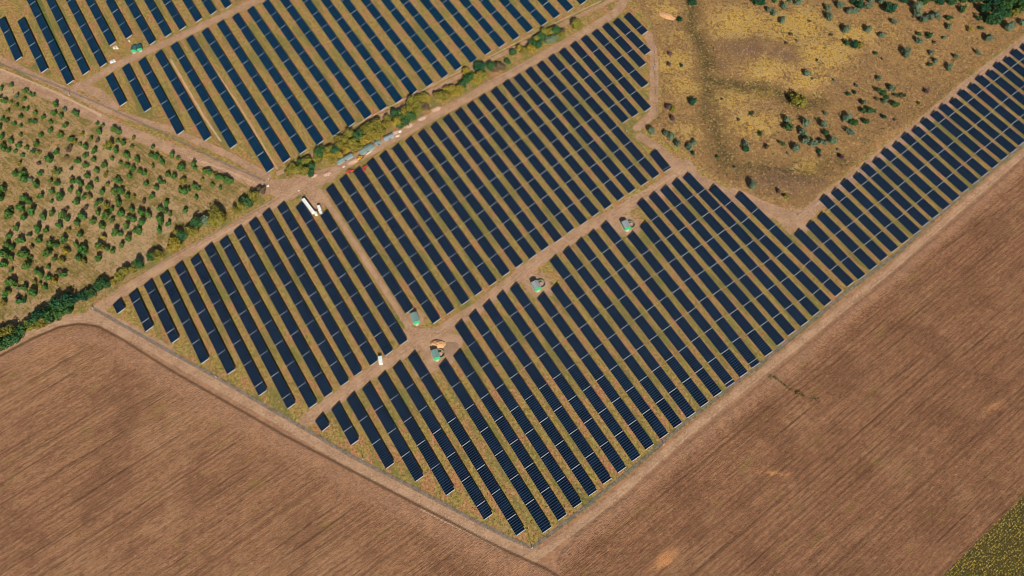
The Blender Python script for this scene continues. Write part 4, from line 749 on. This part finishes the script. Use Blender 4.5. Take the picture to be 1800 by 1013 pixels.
hut(235.5, 86, math.radians(-85)+math.pi, 'left one of two small teal-roofed huts beside the diagonal road', TEAL, 5.0, 4.4, 2.6)
hut(245, 83.5, math.radians(-70)+math.pi, 'second teal-roofed hut, angled against the right side of the first', TEAL, 5.4, 4.0, 2.4)

# white site cabin
p = G(669, 634, 1.4); p.z = 0; root = empty('site_cabin', p, math.radians(-80))
m = MB(); m.box(-3, 3, -1.3, 1.3, .25, 2.7); m.build('wall', WHITE, root); m = MB(); m.box(-3.1, 3.1, -1.4, 1.4, 2.7, 2.85); m.build('roof', WHITE, root)
m = MB(); m.box(-2.9, 2.9, -1.2, 1.2, 0, .25); m.build('skid', DARK, root); m = MB(); m.box(3.0, 3.05, -.5, .4, .3, 2.3); m.build('door', PALEG, root)
m = MB(); m.box(-1.5, -.5, -1.35, -1.3, 1.2, 2.0); m.build('window', GLASS, root); m = MB(); m.box(-2.9, -.2, -1.2, 1.2, 2.85, 2.9); m.build('roof_panel', plain('pale_cyan_sheet', (.55, .75, .74), .5, .3), root)
tag(root, 'white boxy site cabin standing at the lower end of the left block', 'cabin')

def wheel(parent, x, y, r=.5, wd=.3, n='wheel'):
    o = MB(); o.hull([(x+r*math.cos(t*math.pi/6), y-wd/2, r+r*math.sin(t*math.pi/6)) for t in range(12)][::-1], [(x+r*math.cos(t*math.pi/6), y+wd/2, r+r*math.sin(t*math.pi/6)) for t in range(12)][::-1])
    w1 = o.build(n, TYRE, parent); o = MB(); rr = r*.5; o.hull([(x+rr*math.cos(t*math.pi/4), y-wd/2-.02, r+rr*math.sin(t*math.pi/4)) for t in range(8)][::-1], [(x+rr*math.cos(t*math.pi/4), y+wd/2+.02, r+rr*math.sin(t*math.pi/4)) for t in range(8)][::-1]); o.build('rim', STEEL, w1)
# long white articulated lorry
a = G(532, 349, 3.2); b = G(552.5, 376, 3.2); c = (a+b)/2; c.z = 0; d = b-a; Ln = d.length-2.2
root = empty('articulated_lorry', c, math.atan2(d.y, d.x))
m = MB(); m.box(-Ln/2-.5, Ln/2-.5, -1.35, 1.35, 1.1, 3.7); tr_ = m.build('trailer', WHITE, root)
m = MB()
for i in range(9): m.box(-Ln/2+i*Ln/9, -Ln/2+i*Ln/9+.09, -1.33, 1.33, 3.7, 3.75)
m.build('roof_bow', PALL, tr_); m = MB(); m.box(-Ln/2-.3, Ln/2+.8, -.5, .5, .75, 1.1); m.build('chassis', DARK, root)
# the tractor unit stands turned towards the lane
cabr = bpy.data.objects.new('cab', MB().box(-1.2, 1.2, -1.3, 1.3, .7, 3.3, 0, .15, .1).mesh('cab', PALL)); col.objects.link(cabr); cabr.parent = root; cabr.location = (Ln/2+1.0, 1.4, 0); cabr.rotation_euler = (0, 0, math.radians(62))
child('windscreen', MB().box(1.12, 1.23, -1.1, 1.1, 1.9, 2.9).mesh('windscreen', GLASS), cabr)
for x in (-Ln/2+1.2, -Ln/2+2.5, -Ln/2+3.8, Ln/2-.2):
    for y in (-1.15, 1.15): wheel(root, x, y)
tag(root, 'long white articulated lorry with turned cab parked beside the rows at the lane head', 'lorry')
# white pickup lorry
a = G(559, 360, 1.8); b = G(565.5, 378, 1.8); c = (a+b)/2; c.z = 0; d = b-a; root = empty('tipper_truck', c, math.atan2(d.y, d.x))
m = MB(); m.box(-4.2, .9, -1.3, 1.3, 1.0, 2.9, 0, .1, .1); m.build('box_body', WHITE, root)
cb = MB().box(1.5, 3.7, -1.2, 1.2, .6, 2.5, 0, .25, .1).build('cab', WHITE, root); MB().box(3.55, 3.68, -1.0, 1.0, 1.5, 2.2).build('windscreen', GLASS, cb)
MB().box(-4.0, 3.6, -.45, .45, .6, .95).build('chassis', DARK, root)
for x in (-3, -1.7, 2.6):
    for y in (-1.1, 1.1): wheel(root, x, y, .48)
tag(root, 'small white box truck parked above the last row of the left block', 'truck')
# parked white car under the hedge
def car(px, py, rz, paint, label):
    p = G(px, py, .7); p.z = 0; root = empty('parked_car', p, rz)
    b = MB(); b.box(-2.2, 2.2, -.88, .88, .35, .85, 0, .05, .05); b.box(-2.1, 2.1, -.85, .85, .85, .95, 0, .1, .08); bd = b.build('body', paint, root)
    MB().box(-1.5, 1.0, -.76, .76, .95, 1.42, 0, .45, .12).build('glasshouse', GLASS, root); MB().box(-1.0, .55, -.62, .62, 1.42, 1.47, 0, .05, .03).build('roof', paint, root)
    for x in (-1.35, 1.4):
        for y in (-.8, .8): wheel(root, x, y, .33, .22)
    for y in (-.6, .6): MB().box(2.16, 2.24, y-.2, y+.2, .6, .78).build('headlight', WHITE, root)
    return tag(root, label, 'car')
car(15, 573.5, math.radians(25), WHITE, 'small white car half hidden by the hedgerow at the left edge')
# red tractors and yellow loader
def tractor(px, py, rz, label, paint=RED):
    p = G(px, py, 1.2); p.z = 0; root = empty('tractor', p, rz)
    MB().box(.2, 2.6, -.5, .5, .8, 1.7, 0, .15, .08).build('bonnet', paint, root); MB().box(-1.6, .3, -.8, .8, .9, 1.5).build('body', paint, root)
    MB().box(-1.3, .1, -.7, .7, 1.5, 2.5, 0, .1, .08).build('cab', GLASS, root); MB().box(-1.4, .2, -.8, .8, 2.5, 2.62).build('roof', paint, root)
    for y in (-1.0, 1.0):
        wheel(root, -1.0, y, .85, .45, 'rear_wheel'); wheel(root, 2.1, y*.8, .45, .3, 'front_wheel'); MB().box(-1.8, -.2, y-.25, y+.25, 1.72, 1.8).build('mudguard', paint, root)
    MB().box(-3.9, -1.9, -1.2, 1.2, .5, .9).build('implement', paint, root)
    return tag(root, label, 'tractor', 'red tractors at the top of the middle block')
tractor(641.5, 295, math.radians(60), 'red tractor between the third and fourth row tops of the middle block')
tractor(616.5, 301, math.radians(20), 'red tractor left of the third row top of the middle block')
p = G(633, 278, 1.2); p.z = 0; root = empty('wheel_loader', p, math.radians(50))
MB().box(-2.6, .2, -1.0, 1.0, .8, 1.9, 0, .1, .1).build('engine_cover', YEL, root); MB().box(.3, 1.9, -.8, .8, .8, 1.3).build('front_frame', YEL, root)
MB().box(-.9, .5, -.75, .75, 1.9, 2.9, 0, .1, .08).build('cab', GLASS, root); MB().box(-.9, .5, -.8, .8, 2.9, 3.0).build('roof', YEL, root)
for y in (-.55, .55): m = MB(); m.rod((1.4, y, 1.4), (3.3, y, .8), .13); m.build('lift_arm', YEL, root)
m = MB(); m.hull([(3.2, -1.3, .2), (4.2, -1.3, .1), (4.2, 1.3, .1), (3.2, 1.3, .2)], [(3.0, -1.3, 1.2), (3.3, -1.3, 1.2), (3.3, 1.3, 1.2), (3.0, 1.3, 1.2)]); m.build('bucket', DARK, root)
for x in (-1.7, 1.3):
    for y in (-1.1, 1.1): wheel(root, x, y, .75, .5)
tag(root, 'yellow wheel loader among rubble beside the long grey-green sheds', 'loader')
# long low sheds by the hedge
SHED = plain('weathered_grey_green_sheet', (.16, .24, .225), .6, .3, var=.25, sc_=.5); SHED2 = plain('grey_blue_sheet', (.25, .29, .31), .6, .3, var=.2, sc_=.5)
def long_shed(a, b, wd, label, mt):
    a = G(*a, 1.5); b = G(*b, 1.5); c = (a+b)/2; c.z = 0; d = b-a; l = d.length; root = empty('long_shed', c, math.atan2(d.y, d.x)); hh = 1.9
    MB().box(-l/2, l/2, -wd/2, wd/2, 0, hh).build('wall', SHED2, root)
    m = MB()
    for s in (-1, 1): m.hull([(-l/2-.2, 0, hh+.7), (-l/2-.2, s*(wd/2+.25), hh+.01), (l/2+.2, s*(wd/2+.25), hh+.01), (l/2+.2, 0, hh+.7)][::s], [(-l/2-.2, 0, hh+.78), (-l/2-.2, s*(wd/2+.25), hh+.09), (l/2+.2, s*(wd/2+.25), hh+.09), (l/2+.2, 0, hh+.78)][::s])
    r_ = m.build('roof', mt, root)
    MB().box(-l/2, l/2, -.15, .15, hh+.74, hh+.84).build('ridge_cap', SHED2, r_)
    MB().box(-.9, .9, -wd/2-.05, -wd/2, .1, 1.7).build('door', DARK, root)
    return tag(root, label, 'shed', 'long low sheds beside the hedgerow')
long_shed((592, 286.5), (619, 272), 3.6, 'long low grey-green shed, leftmost of the sheds along the rear hedgerow', SHED)
long_shed((632, 268.5), (655, 256), 5.4, 'widest long shed with streaked teal roof, left of the yellow loader', SHED)
long_shed((659.5, 253), (668, 248.5), 4.2, 'short teal shed wedged between two longer sheds by the hedgerow', SHED)
long_shed((675, 245), (691, 237.5), 4.0, 'long grey-blue shed, rightmost of the sheds along the rear hedgerow', SHED2)
# heaps of rubble and sand
def heap(px, py, R, h, mt, label, name='rubble_heap', cat='heap', seed=1, st=1.0, rz=0.0):
    r = random.Random(seed); p = G(px, py); mb = MB(); n = 14; rings = 6; V = []
    for k in range(rings+1):
        t = k/rings
        for i in range(n):
            a = 2*math.pi*i/n; q = R*(1-t)*(1+r.uniform(-.16, .16)); V.append((q*math.cos(a)*st, q*math.sin(a), -.1 if k == 0 else h*math.sin(t*math.pi/2)*(1+r.uniform(-.18, .18))))
    mb.v = V
    for k in range(rings):
        for i in range(n): j = (i+1) % n; mb.f.append((k*n+i, k*n+j, (k+1)*n+j, (k+1)*n+i)); mb.m.append(0)
    if mt is BRICK:
        for _ in range(26):
            a = r.uniform(0, 6.28); q = R*r.uniform(.1, 1.1); s = r.uniform(.2, .5); z = h*max(0, 1-q/R)*.9; x, y = q*math.cos(a)*st, q*math.sin(a); mb.box(x-s, x+s, y-s*.6, y+s*.6, z, z+s*.9, 0, .05, .03)
    o = mb.build(name, mt); o.location = p; o.rotation_euler = (0, 0, rz); return tag(o, label, cat)
heap(768, 606, 4.6, 2.0, SAND, 'orange sand heap above the green hut at the road crossing', 'sand_heap', seed=2, st=1.4)
heap(793, 612, 6, .3, plain('grey_brown_spoil', (.30, .19, .125), .95, .05, var=.3), 'flat grey-brown spoil heap right of the orange sand heap', 'spoil_heap', seed=4, st=1.1)
for i, (x, y, R, st, t) in enumerate([(575, 306, 2.6, 1.4, 'leftmost'), (620, 284, 3.0, 1.8, 'beside the yellow loader'), (552, 309, 1.8, 1.6, 'near the left end of the hedge'), (695, 233, 2.6, 1.3, 'above the white slabs'), (718, 221, 3.0, 1.4, 'on the track under the big green tree'), (742, 208, 2.8, 1.6, 'right of the big green tree'), (766, 192, 2.8, 1.8, 'nearest the fifteenth hedgerow gap')]):
    heap(x, y, R, 1.1, BRICK, 'pale pink rubble heap %s, along the rear hedgerow' % t, seed=20+i, st=st, rz=.6)
heap(1172, 28, 4.0, 1.0, SAND, 'orange soil bank at the top edge of the scrub slope', 'soil_bank', seed=8, st=2.2, rz=-.6)
def stack(px, py, rz, dims, mt, label, name='wrapped_stack'):
    p = G(px, py, .6); p.z = 0; root = empty(name, p, rz); L, W, h = dims
    MB().box(-L/2, L/2, -W/2, W/2, 0, .15).build('pallet', BARK, root); MB().box(-L/2+.05, L/2-.05, -W/2+.05, W/2-.05, .15, h, 0, .08, .08).build('wrapped_load', mt, root)
    MB().box(-.06, .06, -W/2+.02, W/2-.02, .2, h+.03).build('strap', DARK, root); return tag(root, label, 'stack', 'wrapped stacks of building material')
stack(698.7, 239, .45, (3.6, 1.8, .8), PALL, 'white slab stack right of the rightmost long shed')
stack(703, 231.5, .5, (2.4, 2, 1.4), SILV, 'pale grey bundle above the white slab stack by the hedge')
stack(648.5, 268.5, .75, (5.5, 1.2, .5), PALL, 'long narrow white plank stack below the widest shed')
stack(200.5, 84.5, -1.0, (2.8, 2, 1.3), PALL, 'cream wrapped stack, left one of the pair at the sixth rear row end'); stack(205.5, 84, -1.0, (3.6, 2, 1.3), PALL, 'cream wrapped stack, right one of the pair at the sixth rear row end')
stack(196, 109, -1.0, (2.6, 3, 1.3), SILV, 'silvery wrapped stack, left one beside the pale diagonal road'); stack(200.8, 107, -1.0, (3, 2, 1.2), SILV, 'silvery wrapped stack, right one beside the pale diagonal road')
stack(227, 72, -1.0, (2.6, 1.4, .9), PALL, 'cream wrapped stack just above the two teal huts'); stack(604, 293, .6, (2.2, 1.2, .8), PALL, 'small cream stack below the leftmost long shed')
stack(525, 335, .6, (1.6, 1.2, .6), PALL, 'tiny cream stack above the white lorry, on the bare yard'); stack(683, 630, .5, (1.6, 1.2, .7), BRICK, 'small terracotta pallet right of the white site cabin'); stack(470.5, 326.5, .3, (2.2, 2.2, .6), PALL, 'pale block stack at the junction below the mast, left of the hedge')
